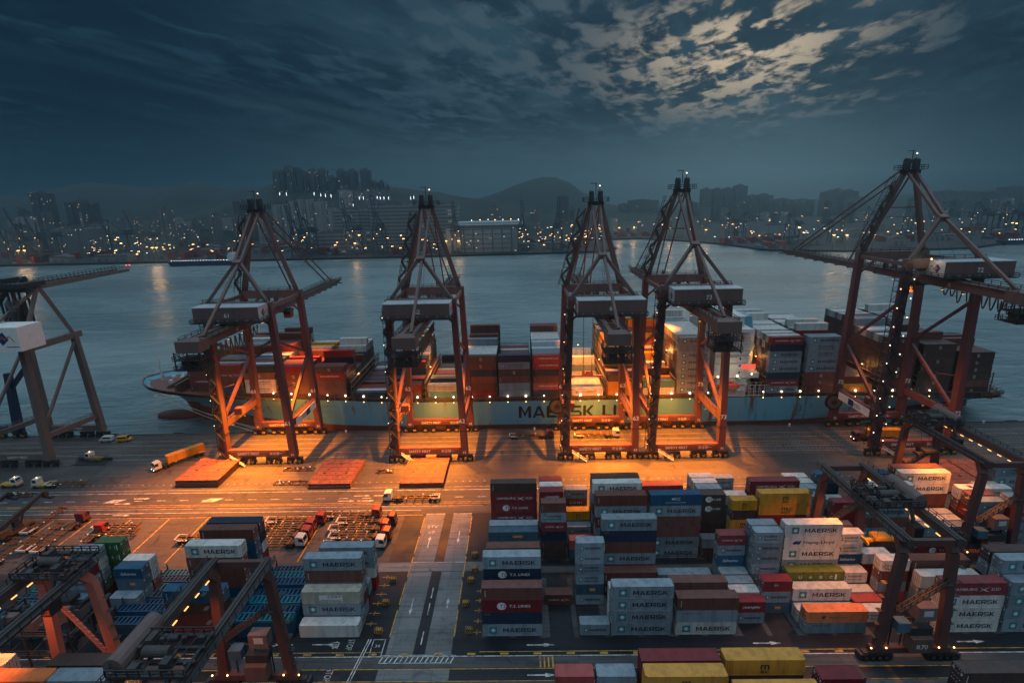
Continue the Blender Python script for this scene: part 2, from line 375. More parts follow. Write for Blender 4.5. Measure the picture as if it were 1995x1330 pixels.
# painted markings
wp = MB(); yp = MB()
def line(mb, x0, x1, y0, y1, z=0.018): mb.add([(x0, y0, z), (x1, y0, z), (x1, y1, z), (x0, y1, z)], [(0, 1, 2, 3)])
def arrow(mb, x, y, L=4.0, w=0.35, ang=0.0, head=1.5, z=0.018):
    c, s = math.cos(ang), math.sin(ang)
    pts = [(0, -w / 2), (L - head, -w / 2), (L - head, w / 2), (0, w / 2), (L - head, -w * 1.5), (L, 0), (L - head, w * 1.5)]
    mb.add([(x + a * c - b * s, y + a * s + b * c, z) for a, b in pts], [(0, 1, 2, 3), (4, 5, 6)])
line(wp, -900, 900, 147.4, 147.6); line(wp, -900, -12, 138.5, 138.62); line(wp, -160, -30, 136.4, 136.6)
line(wp, -900, 900, 149.2, 149.32)
for i in range(-60, 60):
    if not (-10 < i * 7.0 < 0): line(wp, i * 7.0, i * 7.0 + 2.6, 143.2, 143.4)
line(yp, -900, -10, 140.6, 140.75); line(yp, -900, -10, 139.7, 139.85); line(yp, -160, -29, 133.9, 134.1)
for xa, n in ((-156, 13), (-91, 27)):
    for i in range(n):
        x = xa + i; yp.add([(x, 139.9, .018), (x + .35, 139.9, .018), (x + .95, 140.5, .018), (x + .6, 140.5, .018)], [(0, 1, 2, 3)])
for x in (-120, -52, -46): arrow(wp, x, 144.6, 5, 0.35); arrow(wp, x - 4, 141.8, 5, 0.35)
for x in (-128, -98): wp.add([(x, 142.3, .018), (x + 4, 142.3, .018), (x + 6, 144.2, .018), (x + 2, 144.2, .018)], [(0, 1, 2, 3)])
arrow(wp, -120, 135.6, 5, 0.3)
for i in range(11): line(yp, -158 + i * 11.2, -157.7 + i * 11.2, 114, 133.5)
line(yp, -9.4, 130, 86.05, 86.22); line(wp, -160, 130, 85.0, 85.22); line(yp, -160, 130, 82.1, 82.28); line(yp, -160, -29, 86.05, 86.22)
line(yp, -160, 130, 79.4, 79.55); line(yp, -160, 130, 77.6, 77.75)
for i in range(34): line(yp, -155.2 + i * 6.52, -153.6 + i * 6.52, 85.42, 85.9)
for i in range(4): line(yp, 2.4 + i * 0.8, 2.7 + i * 0.8, 82.4, 84.9)
for x in (0.0, 45, 85): arrow(wp, x, 87.7, 5.6, 0.3, head=2.2)
arrow(wp, 0, 80.7, 5.6, 0.3, head=2.2)
arrow(wp, -43.5, 88.2, 5, 0.25); arrow(wp, -47.5, 88.2, 5, 0.25, R(180))
wp.text('STOP', -36.4, 88.1, .018, 1.9, face='+zr', squash=.62); wp.text('停', -39.6, 88.1, .018, 2.0, face='+zr'); wp.text('STOP', -38.4, 80.9, .018, 1.9, face='+zr', squash=.62)
for a, b in ((-31.9, -31.7), (-32.4, -32.2)):
    wp.add([(a - 1.6, 78, .018), (b - 1.6, 78, .018), (b, 89.5, .018), (a, 89.5, .018)], [(0, 1, 2, 3)])
for a in (-31.3, -28.9): line(wp, a, a + .15, 85.2, 89.4)
line(wp, -31.3, -28.8, 89.3, 89.45); wp.text('34', -30.1, 87.4, .018, 1.1, face='+z')
line(wp, -29, -14.6, 85.35, 85.5); line(wp, -29, -14.6, 83.5, 83.65)
for i in range(15): wp.add([(-29 + i, 83.6, .018), (-28.75 + i, 83.6, .018), (-28.05 + i, 85.4, .018), (-28.3 + i, 85.4, .018)], [(0, 1, 2, 3)])
for y0 in (90, 99, 108, 116.5, 125.5):
    line(yp, -28.3, -28.05, y0, y0 + 7.4); line(yp, -15.0, -14.75, y0, y0 + 7.4)
for y0 in (88, 96, 101): line(wp, -21.5, -21.25, y0, y0 + 3.4)
arrow(wp, -25.2, 119, 5, 0.3, R(90)); wp.text('STV', -25.2, 127.6, .018, 1.8, face='+z'); wp.text('80', -25.2, 125.2, .018, 1.8, face='+z')
arrow(wp, -17.6, 126, 5, 0.3, R(-90)); arrow(wp, -25.3, 101, 5, 0.25, R(-90)); arrow(wp, -17.4, 98, 3, 0.25, R(90))
line(wp, -28, -15, 113.2, 113.4); line(wp, -28, -22.6, 134.3, 134.5); line(wp, -20.2, -15, 134.3, 134.5)
for y in (93.5, 96.5, 99.4, 102.3, 105.2, 108): line(yp, -34.2, -31.8, y, y + .2); line(yp, -33.1, -32.9, y - .5, y + .7)
for y in (91, 94, 97, 100, 103): line(yp, -11.2, -9.4, y, y + .2); line(yp, -10.4, -10.2, y - .5, y + .7)
for y in (170.5, 174.2, 178, 181.7, 185.5):
    line(yp if y == 178 else wp, -300, 300, y, y + .12)
for i in range(150): line(wp, -160 + i * 2.3, -159.4 + i * 2.3, 152.6, 152.75); line(wp, 75 + i * 1.3, 75.5 + i * 1.3, 184, 184.15); line(wp, 75 + i * 1.3, 75.5 + i * 1.3, 172, 172.15); line(wp, 75 + i * 1.3, 75.5 + i * 1.3, 176, 176.15)
structure(wp, 'road_markings_white', M_white_paint); structure(yp, 'road_markings_yellow', M_yellow_paint)
rl = MB()
for y in (166.5, 190.5): rl.box(-400, 400, y - .07, y + .07, 0.0, 0.03)
structure(rl, 'crane_rails', M_steel)
structure(MB().box(-900, 900, EDGE - 1.0, EDGE - .6, 0.0, 0.28), 'quay_kerb', M_strip)
# water
def water_mat():
    m = bpy.data.materials.new('harbour_water'); m.use_nodes = True; q = NT(m.node_tree); q.n.clear()
    out = q.new('ShaderNodeOutputMaterial'); b = q.new('ShaderNodeBsdfPrincipled'); q.l.new(b.outputs[0], out.inputs[0])
    t = q.new('ShaderNodeTexCoord'); v = t.outputs['Object']
    def sc(x, y):
        s_ = q.new('ShaderNodeVectorMath', operation='MULTIPLY'); q.l.new(v, s_.inputs[0]); s_.inputs[1].default_value = (x, y, 1); return s_.outputs[0]
    w1 = q.noise(sc(0.10, 0.24), 1.0, 5, 0.62, 0.6); w2 = q.noise(sc(0.022, 0.060), 1.0, 4, 0.55, 0.8); big = q.noise(sc(0.003, 0.008), 1.0, 4, 0.6)
    h = q.math('ADD', q.math('MULTIPLY', w1, 0.55), q.math('MULTIPLY', w2, 1.4))
    bp = q.new('ShaderNodeBump'); bp.inputs['Strength'].default_value = 1.0; bp.inputs['Distance'].default_value = 2.0
    q.l.new(h, bp.inputs['Height']); q.l.new(bp.outputs[0], b.inputs['Normal'])
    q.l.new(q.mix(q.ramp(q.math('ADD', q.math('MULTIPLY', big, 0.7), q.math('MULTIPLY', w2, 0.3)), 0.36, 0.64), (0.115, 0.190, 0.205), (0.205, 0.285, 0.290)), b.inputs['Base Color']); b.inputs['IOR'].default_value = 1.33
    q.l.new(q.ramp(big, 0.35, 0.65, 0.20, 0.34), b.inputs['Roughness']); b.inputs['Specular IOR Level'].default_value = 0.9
    return m
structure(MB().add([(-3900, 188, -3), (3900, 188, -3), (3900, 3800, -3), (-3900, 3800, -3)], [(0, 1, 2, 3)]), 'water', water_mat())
# far land with its quay line
M_farland = ground_mat('far_land', (0.018, 0.022, 0.026), (0.034, 0.036, 0.040), 0.01)
shore = [(-3900, 905), (-1300, 890), (-866, 884), (-352, 886), (-96, 893), (140, 909), (172, 960), (186, 1180), (262, 1192), (330, 1100), (372, 1020), (403, 872), (536, 828), (700, 842), (881, 956), (1400, 1010), (3900, 1060)]
back = [(x, 3800) for x, y in shore]
n = len(shore); mb = MB()
mb.add([(x, y, 0.3) for x, y in shore] + [(x, y, 0.3) for x, y in back], [(i, i + 1, n + i + 1, n + i) for i in range(n - 1)])
mb.add([(x, y, 0.3) for x, y in shore] + [(x, y, -3.5) for x, y in shore], [(i, n + i, n + i + 1, i + 1) for i in range(n - 1)])
structure(mb, 'far_shore', M_farland)
# hills
M_hill = mat('hillside_scrub', (0.026, 0.040, 0.034), 0.9, dirt=0.6, scale=0.012, dirtcol=(0.012, 0.020, 0.018))
def hill(prof, y, depth, name='hills', rough=6.0):
    pts = []
    for (xa, za), (xb, zb) in zip(prof[:-1], prof[1:]):
        m_ = max(2, int(abs(xb - xa) / 45))
        for i in range(m_): t = i / m_; pts.append((xa + (xb - xa) * t, za + (zb - za) * (t * t * (3 - 2 * t) * .5 + t * .5)))
    pts.append(prof[-1])
    mb = MB(); vs = []; rows = [-1.0, -0.72, -0.45, -0.2, 0.0, 0.3, 0.7, 1.0]
    r_ = random.Random(int(y))
    for j, q in enumerate(rows):
        for i, (x, z) in enumerate(pts):
            f = (1 - abs(q)) ** 0.85
            jz = (math.sin(x * .017 + j) + math.sin(x * .041 + j * 2.3)) * rough * (0.35 if q == 0 else 1.0) * f + (r_.random() - .5) * rough * .8 * f
            vs.append((x + (r_.random() - .5) * 12, y + q * depth, max(0.0, z * f + jz) if abs(q) < 1 else -1))
    n_ = len(pts)
    mb.add(vs, [(j * n_ + i, j * n_ + i + 1, (j + 1) * n_ + i + 1, (j + 1) * n_ + i) for j in range(len(rows) - 1) for i in range(n_ - 1)])
    o = structure(mb, name, M_hill)
    for p in o.data.polygons: p.use_smooth = True
    return o
def prof(pxs, y): return [at(a, b, y) for a, b in pxs]
hill(prof([(-520, 415), (-200, 398), (0, 380), (60, 384), (85, 374), (165, 356), (250, 361), (310, 368), (335, 362), (355, 360), (380, 351), (412, 362), (440, 369), (490, 366), (560, 380), (700, 400)], 2600), 2600, 500, rough=3)
hill(prof([(180, 445), (330, 425), (420, 405), (470, 385), (505, 368), (540, 357), (640, 352), (757, 362), (820, 371), (850, 374), (900, 386), (960, 389), (1010, 402), (1080, 420), (1150, 425)], 1750), 1750, 420, rough=4)
hill(prof([(860, 410), (920, 392), (960, 379), (1000, 362), (1030, 351), (1060, 345), (1085, 346), (1110, 356), (1135, 374), (1165, 392), (1210, 402), (1330, 408)], 2450), 2450, 420, rough=3)
hill(prof([(1160, 405), (1300, 400), (1500, 392), (1700, 382), (1870, 372), (2000, 366), (2400, 360)], 2900), 2900, 400, rough=3)
# haze: one box of even air
def haze():
    m = bpy.data.materials.new('dusk_haze'); m.use_nodes = True; q = NT(m.node_tree); q.n.clear()
    out = q.new('ShaderNodeOutputMaterial'); v = q.new('ShaderNodeVolumePrincipled')
    v.inputs['Color'].default_value = (0.42, 0.74, 0.92, 1); v.inputs['Density'].default_value = HAZE_DENSITY; v.inputs['Anisotropy'].default_value = 0.82
    q.l.new(v.outputs[0], out.inputs['Volume'])
    o = MB().box(-4000, 4000, -300, 4000, -4.7, 232).build('haze', m); tag(o, kind='stuff')
HAZE_DENSITY = 3.0e-4
haze()
# ------------------------------------------------------------------ shipping containers
def cmat(name, col, **k): return mat('container_' + name, col, k.pop('rough', 0.5), dirt=k.pop('dirt', 0.62), scale=k.pop('scale', 0.75), rand=k.pop('rand', 0.34), rust=k.pop('rust', 0.55), streak=True, spec=0.35, **k)
PAINT = {
 'grey': cmat('grey', (0.215, 0.275, 0.320)), 'pale': cmat('pale', (0.60, 0.60, 0.57), rand=0.15, rust=0.25), 'brown': cmat('brown', (0.150, 0.060, 0.048)),
 'dark': cmat('dark_brown', (0.075, 0.047, 0.042)), 'maroon': cmat('maroon', (0.205, 0.026, 0.034)), 'red': cmat('red', (0.33, 0.045, 0.040)),
 'navy': cmat('navy', (0.012, 0.030, 0.066)), 'blue': cmat('blue', (0.010, 0.085, 0.170)), 'slate': cmat('slate', (0.060, 0.120, 0.165)),
 'yellow': cmat('yellow', (0.60, 0.27, 0.030), rust=0.15, rand=0.12), 'orange': cmat('orange', (0.62, 0.15, 0.025)), 'green': cmat('green', (0.035, 0.120, 0.045)),
 'olive': cmat('olive', (0.115, 0.150, 0.022)), 'teal': cmat('teal', (0.06, 0.21, 0.185)), 'cream': cmat('cream', (0.50, 0.46, 0.38), rand=0.15)}
M_star = mat('teal_badge', (0.012, 0.185, 0.215), 0.5, dirt=0.2); M_orange_l = mat('orange_badge', (0.45, 0.16, 0.03), 0.5, dirt=0.2); M_navy_l = mat('navy_badge', (0.015, 0.04, 0.14), 0.5, dirt=0.2)
M_post = mat('container_fittings', (0.10, 0.10, 0.105), 0.5, 0.4, dirt=0.4)
# code: paint, lettering kind, words for the label
LIV = {
 'mk': ('grey', 'mk', 'grey container with star badge'), 'mkw': ('pale', 'mk', 'pale white container with star badge'), 'mks': ('grey', 'mks', 'grey container with two-line lettering'),
 'mkp': ('pale', 'mks', 'pale container with two-line lettering'), 'mkl': ('grey', 'mkl', 'grey container with small corner lettering'),
 'ham': ('maroon', 'ham', 'dark red container with swoosh lettering'), 'hamb': ('brown', 'ham', 'brown container with swoosh lettering'), 'tsr': ('maroon', 'ts', 'maroon container with round badge'),
 'tsn': ('navy', 'ts', 'navy container with round badge'), 'tsd': ('dark', 'ts', 'dark container with round badge'), 'navy': ('navy', 'tagy', 'plain navy container'),
 'brown': ('brown', 'vert', 'plain brown container'), 'dark': ('dark', 'vert', 'plain dark brown container'), 'red': ('red', '', 'plain red container'), 'maroon': ('maroon', 'vert', 'plain maroon container'),
 'msc': ('yellow', 'msc', 'yellow container with stacked black letters'), 'mcc': ('blue', 'mcc', 'blue container with white letters'), 'blue': ('blue', 'vert', 'plain blue container'),
 'han': ('maroon', 'han', 'dark red container with slanted letters'), 'ccni': ('brown', 'ccni', 'brown container with spaced letters'), 'kl': ('dark', 'kl', 'dark container with small white letters'),
 'saf': ('blue', 'saf', 'blue container with script lettering'), 'hap': ('pale', 'hap', 'pale container with blue emblem'), 'hao': ('orange', 'hao', 'orange container with blue emblem'),
 'uasc': ('olive', 'uasc', 'green container with spaced white letters'), 'gsc': ('green', 'uasc', 'dark green container with white letters'), 'hyu': ('red', 'hyu', 'red container with white capitals'),
 'csav': ('cream', 'csav', 'cream container with white name panel'), 'white': ('pale', '', 'plain pale container'), 'grey': ('grey', '', 'plain grey container'), 'teal': ('teal', 'vert', 'teal green container'),
 'tex': ('slate', 'tex', 'slate blue container with orange panel'), 'dv': ('maroon', 'dv', 'maroon container with small white letters'), 'orange': ('red', '', 'orange red container'), 'brd': ('brown', 'two', 'brown container with small double mark'),
 'drk': ('dark', 'two', 'dark container with small double mark'), 'cai': ('yellow', '', 'plain yellow container')}
CW = 2.44
_cm = {}
def star(mb, cx, cz, r, y, s1, s2):
    mb.add([(cx - r, y, cz - r), (cx + r, y, cz - r), (cx + r, y, cz + r), (cx - r, y, cz + r)], [(0, 1, 2, 3)], s1)
    vs = [(cx, y - .004, cz)]
    for i in range(14):
        a = math.pi / 2 + i * math.pi / 7; q = r * (0.82 if i % 2 == 0 else 0.34); vs.append((cx + q * math.cos(a), y - .004, cz + q * math.sin(a)))
    mb.add(vs, [(0, 1 + i, 1 + (i + 1) % 14) for i in range(14)], s2)
def disc(mb, cx, cz, rx, rz, y, slot, n=18): mb.add([(cx + rx * math.cos(2 * math.pi * i / n), y, cz + rz * math.sin(2 * math.pi * i / n)) for i in range(n)], [tuple(range(n))], slot)
def swoosh(mb, cx, cz, w, h, y, slot):
    for s_ in (1, -1):
        up = []; lo = []
        for i in range(9):
            t = -1 + i / 4; z = s_ * (0.55 * t + 0.35 * t * t * t * .3) * h; th = (1 - abs(t)) * 0.22 * h + 0.03 * h
            up.append((cx + t * w / 2, y, cz + z + th / 2 - .25 * h * (1 - t * t) * (s_ < 0))); lo.append((cx + t * w / 2, y, cz + z - th / 2 - .25 * h * (1 - t * t) * (s_ < 0)))
        n = 9; mb.add(up + lo, [(n + i, n + i + 1, i + 1, i) for i in range(8)], slot)
def letter(mb, kind, L, H, y):
    """lettering and emblem on the long side facing -y; slots 1 letters, 2 badge, 3 second colour"""
    big = L > 8; mid = H * 0.5
    T = lambda s, x, z, size, **k: mb.text(s, x, y, z - size * .35, size, slot=k.pop('slot', 1), **k)
    if kind == 'mk':
        if big: star(mb, -L * .325, mid, H * .27, y, 2, 3); block_letters(mb, 'MAERSK', L * .125, y, mid - H * .165, H * .33, L * .57, 1)
        else: star(mb, -L * .30, mid, H * .15, y, 2, 3); block_letters(mb, 'MAERSK', L * .10, y, mid - H * .10, H * .20, L * .56, 1)
    elif kind == 'mks':
        star(mb, -L * .33, mid, H * .16, y, 2, 3); block_letters(mb, 'MAERSK', L * .06, y, mid + H * .04, H * .17, L * .50, 1); T('SEALAND', L * .06, mid - H * .17, H * .20, width=L * .50, bold=.01)
    elif kind == 'mkl': star(mb, -L * .43, H * .74, H * .08, y, 2, 3); T('MAERSK LINE', -L * .25, H * .74, H * .14, width=L * .28)
    elif kind == 'ham':
        if big: T('HAMBURG', -L * .16, mid, H * .30, width=L * .40); T('SÜD', L * .335, mid, H * .30, width=L * .15); swoosh(mb, L * .155, mid, L * .17, H * .30, y, 1)
        else: T('HAMBURG', -L * .17, mid, H * .20, width=L * .38); T('SÜD', L * .30, mid, H * .20, width=L * .14); swoosh(mb, L * .14, mid, L * .16, H * .22, y, 1)
    elif kind == 'ts':
        disc(mb, -L * .17, mid, H * .33, H * .30, y, 1); mb.text('TS', -L * .155, y - .006, mid - H * .15, H * .42, slot=2, slant=.2, bold=.012); T('T.S. LINES', L * .13, mid, H * .30, width=L * .35, bold=.012)
    elif kind == 'tagy': T('GATE', -L * .41, H * .82, H * .12, width=L * .09, slot=3)
    elif kind == 'vert':
        for i in range(4): mb.box(-L * .445, -L * .435, y - .004, y, H * (.30 + i * .13), H * (.39 + i * .13), 1)
    elif kind == 'two': T('DV', 0, H * .62, H * .20, width=H * .34, bold=.01); T('GE', 0, H * .38, H * .20, width=H * .34, bold=.012)
    elif kind == 'msc':
        T('m', 0, mid + H * .12, H * .62, width=H * .46, bold=.014); T('sc', 0, mid - H * .22, H * .36, width=H * .46, bold=.014)
    elif kind == 'mcc': T('MCC', 0, mid + H * .12, H * .34, width=L * .165, bold=.014); mb.box(-L * .2, L * .2, y - .004, y, H * .27, H * .30, 1)
    elif kind == 'han': T('HANJIN', 0, mid, H * .30, width=L * .56, slant=.45, bold=.012)
    elif kind == 'ccni': T('C C N I', 0, mid + H * .08, H * .28, width=L * .54, bold=.01)
    elif kind == 'kl': T('K Line', -L * .08, mid, H * .26, width=L * .44, bold=.01)
    elif kind == 'saf': T('Safmarine', 0, mid, H * .36, width=L * .56, slant=.25, bold=.012)
    elif kind == 'hap':
        for i in (0, 1): mb.add([(-L * .34 + i * .75, y, mid - .5), (-L * .29 + i * .75, y, mid - .5), (-L * .255 + i * .75, y, mid + .45), (-L * .30 + i * .75, y, mid + .3), (-L * .355 + i * .75, y, mid - .1)], [(0, 1, 2, 3, 4)], 2)
        T('Hapag-Lloyd', L * .11, mid, H * .36, width=L * .54, slot=3, bold=.008)
    elif kind == 'hao':
        mb.add([(-L * .25, y, mid - .3), (-L * .20, y, mid - .3), (-L * .18, y, mid + .3), (-L * .235, y, mid + .3)], [(0, 1, 2, 3)], 2); T('Hapag-Lloyd', L * .02, mid, H * .22, width=L * .30, slot=2)
    elif kind == 'uasc':
        for i, ch in enumerate('UASC'): T(ch, (-.27 + i * .18) * L, mid, H * .36, width=L * .055, bold=.012)
        mb.box(L * .335, L * .365, y - .004, y, H * .25, H * .75, 1)
    elif kind == 'hyu': T('HYUNDAI', 0, mid + H * .05, H * .30, width=L * .58, bold=.012)
    elif kind == 'csav':
        mb.add([(-L * .2, y, H * .25), (L * .2, y, H * .25), (L * .2, y, H * .72), (-L * .2, y, H * .72)], [(0, 1, 2, 3)], 3)
        mb.text('CSAV', L * .06, y - .006, mid - .02, H * .30, slot=2, slant=.2, width=L * .24, bold=.015); mb.box(-L * .17, L * .17, y - .01, y - .006, H * .30, H * .34, 2)
    elif kind == 'tex': T('TEX', -L * .08, mid, H * .22, width=L * .10, slot=2); mb.box(-L * .02, L * .20, y - .004, y, mid - H * .16, mid + H * .16, 3); mb.text('REEFER', L * .09, y - .008, mid - H * .06, H * .18, slot=1, width=L * .16)
    elif kind == 'dv': T('DV', -L * .05, H * .62, H * .24, width=L * .14, bold=.012)
LSLOTS = {'mk': ('k', M_star), 'mks': ('k', M_star), 'mkl': ('k', M_star), 'ts': ('w', M_navy_l), 'msc': ('k', M_star), 'hap': ('k', M_navy_l), 'hao': ('w', M_navy_l), 'csav': ('k', M_navy_l), 'tex': ('w', M_navy_l)}
THIRD = {'tagy': 'y', 'tex': 'o', 'hap': 'k'}
def corrugated(mb, x0, x1, yf, dirn, z0, z1, amp, per, axis='x'):
    """a trapezoid sheet from x0 to x1 standing at yf; dirn is the outward sign"""
    n = max(4, int((x1 - x0) / per)); p = (x1 - x0) / n; pts = []
    for i in range(n):
        b = x0 + i * p
        pts += [(b, 0.0), (b + p * .26, 0.0), (b + p * .5, -amp), (b + p * .76, -amp)]
    pts.append((x1, 0.0))
    vs = []
    for z in (z0, z1):
        for a, d in pts: vs.append((a, yf + d * dirn, z) if axis == 'x' else (yf + d * dirn, a, z))
    m_ = len(pts); flip = (dirn > 0) == (axis == 'x')
    mb.add(vs, [(i, i + 1, m_ + i + 1, m_ + i)[::-1 if flip else 1] for i in range(m_ - 1)], 0)
def container_mesh(code, L, H, doors):
    key = (code, L, round(H, 2), doors)
    if key in _cm: return _cm[key]
    paint, kind, words = LIV[code]; mb = MB(); w = CW / 2; l = L / 2; per = .30 if L > 8 else .29
    corrugated(mb, -l + .1, l - .1, -w + .02, -1, .16, H - .11, .045, per); corrugated(mb, -l + .1, l - .1, w - .02, 1, .16, H - .11, .045, per)
    for e, s_ in ((-l, -1), (l, 1)):
        if doors == s_: continue
        corrugated(mb, -w + .1, w - .1, e - s_ * .03, s_, .16, H - .11, .05, .26, 'y')
    n = int(L / .55); p = L / n; vs = []; fs = []                      # roof sheet with shallow pressed ribs
    for i in range(n + 1):
        z = H - (.015 if i % 2 else .032)
        vs += [(-l + i * p, -w + .06, z), (-l + i * p, w - .06, z)]
    for i in range(n): fs.append((2 * i, 2 * i + 2, 2 * i + 3, 2 * i + 1))
    mb.add(vs, fs, 0)
    mb.add([(-l, -w, .05), (l, -w, .05), (l, w, .05), (-l, w, .05)], [(0, 3, 2, 1)], 0)
    for sx in (-1, 1):
        for sy in (-1, 1):
            mb.box(min(sx * l, sx * (l - .11)), max(sx * l, sx * (l - .11)), min(sy * w, sy * (w - .11)), max(sy * w, sy * (w - .11)), .12, H - .12, 0)
            for za, zb in ((0, .12), (H - .12, H)): mb.box(min(sx * (l + .004), sx * (l - .18)), max(sx * (l + .004), sx * (l - .18)), min(sy * (w + .004), sy * (w - .17)), max(sy * (w + .004), sy * (w - .17)), za, zb, 4)
    for sy in (-1, 1):
        for za, zb in ((.02, .17), (H - .115, H - .005)): mb.box(-l + .18, l - .18, min(sy * w, sy * (w - .06)), max(sy * w, sy * (w - .06)), za, zb, 0)
    for sx in (-1, 1):
        for za, zb in ((.02, .17), (H - .115, H - .005)): mb.box(min(sx * l, sx * (l - .08)), max(sx * l, sx * (l - .08)), -w + .17, w - .17, za, zb, 0)
    if kind: letter(mb, kind, L, H, -w + .012)
    a = LSLOTS.get(kind, ('w', M_star)); third = THIRD.get(kind, 'w')
    slots = [PAINT[paint], M_letter_k if a[0] == 'k' else M_letter_w, a[1], {'w': M_letter_w, 'y': PAINT['yellow'], 'o': M_orange_l, 'k': M_letter_k}[third], M_post]
    if code == 'tex': slots[2] = M_letter_k
    _cm[key] = mb.mesh('container', slots); return _cm[key]
_dm = {}
def door_mesh(paint, H, side):
    key = (paint, round(H, 2), side)
    if key in _dm: return _dm[key]
    mb = MB(); w = CW / 2 - .12; s_ = side                             # one leaf, hinge post at y = 0, opening edge at y = w
    mb.box(-.03, .03, .01, w - .005, .18, H - .12, 0)
    for z in (.55, H * .45, H - .6): mb.box(-.045 if s_ < 0 else .03, -.03 if s_ < 0 else .045, .06, w - .05, z, z + .28, 0)
    for y in (.38, .85):
        mb.box(-.10 if s_ < 0 else .055, -.055 if s_ < 0 else .10, y - .025, y + .025, .12, H - .08, 1)
        mb.box(-.11 if s_ < 0 else .05, -.05 if s_ < 0 else .11, y - .02, y + .28, 1.05, 1.10, 1)
        for z in (.20, H * .33, H * .66, H - .22): mb.box(-.11 if s_ < 0 else .05, -.05 if s_ < 0 else .11, y - .07, y + .07, z, z + .08, 2)
    mb.box(-.05 if s_ < 0 else .03, -.03 if s_ < 0 else .05, .12, .5, H * .70, H * .84, 2)
    _dm[key] = mb.mesh('door', [PAINT[paint], M_post, M_letter_w]); return _dm[key]
SHOWN = [(0, 3), (10, 11), (19, 31), (36, 36), (39, 45), (48, 51), (53, 53), (55, 55), (57, 57), (60, 65), (68, 71), (77, 82), (85, 85), (88, 94), (96, 96), (99, 105), (108, 112), (116, 117), (121, 121), (124, 127), (131, 132), (136, 137), (140, 140), (143, 143), (147, 156), (161, 161), (166, 166), (171, 171), (173, 173), (175, 175), (178, 178), (181, 182), (187, 188), (196, 196), (202, 208), (212, 214), (217, 220), (226, 226), (232, 232), (238, 238), (242, 244), (249, 249), (258, 258), (262, 264), (270, 270), (288, 288), (298, 298), (302, 303), (312, 317), (325, 325), (332, 332), (334, 334), (337, 337), (340, 340), (344, 346), (352, 352), (357, 357), (362, 362), (366, 367), (373, 373), (378, 378), (388, 393), (396, 398), (402, 405), (408, 408), (411, 414), (418, 420), (426, 426), (428, 428), (430, 432), (434, 436), (439, 439), (442, 445), (449, 450), (456, 456), (462, 462), (467, 468), (474, 474), (480, 480), (490, 490), (495, 495), (499, 499), (505, 505), (511, 511), (517, 517), (523, 526), (530, 533), (535, 538), (540, 602), (606, 607), (610, 625), (627, 627)]
KEEP = {i for first, last in SHOWN for i in range(first, last + 1)}   # the containers, in building order, that show largest and stand as objects
n_cont = 0
mass = MB(); mass_mats = []
def add_mass(me, ox, oy, oz):
    base = len(mass.v); mass.v.extend((v.co.x + ox, v.co.y + oy, v.co.z + oz) for v in me.vertices)
    idx = []
    for m in me.materials:
        if m not in mass_mats: mass_mats.append(m)
        idx.append(mass_mats.index(m))
    for p in me.polygons: mass.f.append(tuple(i + base for i in p.vertices)); mass.m.append(idx[p.material_index])
def container(code, L, H, x, y, z, label, group, doors=0, name='shipping_container', always=False):
    """x, y is the middle of the long side facing the camera, z its foot"""
    global n_cont
    n_cont += 1
    jx, jy, jr = rnd.uniform(-.06, .06), rnd.uniform(-.04, .04), rnd.uniform(-.0025, .0025)
    if KEEP is not None and not always and (n_cont - 1) not in KEEP:
        add_mass(container_mesh(code, L, H, 0), x + jx, y + CW / 2 + jy, z); return None
    o = bpy.data.objects.new(name, container_mesh(code, L, H, doors)); COL.objects.link(o); o['cid'] = n_cont - 1
    o.location = (x + jx, y + CW / 2 + jy, z); o.rotation_euler = (0, 0, jr)
    tag(o, label, 'container', group)
    if doors:
        for k in (-1, 1):
            d = bpy.data.objects.new('door', door_mesh(LIV[code][0], H, doors)); COL.objects.link(d); d.parent = o
            d.location = (doors * (L / 2 - .05), k * (CW / 2 - .12), 0); d.scale = (1, -k, 1)
    return o
ORD = ['zeroth', 'first', 'second', 'third', 'fourth', 'fifth', 'sixth', 'seventh', 'eighth', 'ninth', 'tenth', 'eleventh', 'twelfth', 'thirteenth', 'fourteenth', 'fifteenth', 'sixteenth', 'seventeenth', 'eighteenth', 'nineteenth', 'twentieth']
def tier_word(i, n):
    if n == 1: return 'single tier'
    if i == n - 1: return 'topmost'
    if i == 0: return 'bottom tier'
    return ORD[i + 1] + ' tier'
LL, LS = 12.19, 6.06
def stack(x0, L, yface, tiers, where, group, doors=0):
    z = 0.03; n = len(tiers)
    for i, t in enumerate(tiers):
        std = t.endswith("'"); t = t.rstrip("'")
        H = (2.59 if std else 2.896) if L > 8 else (2.896 if std else 2.59)
        container(t, L, H, x0 + L / 2, yface, z, '%s, %s, %s' % (LIV[t][2], tier_word(i, n), where), group, doors)
        z += H
    return z
A = [90 + 2.85 * k for k in range(7)]; B = [114 + 2.85 * k for k in range(6)]; Cc = [58.2 + 2.85 * k for k in range(5)]
def T(s): return s.split()
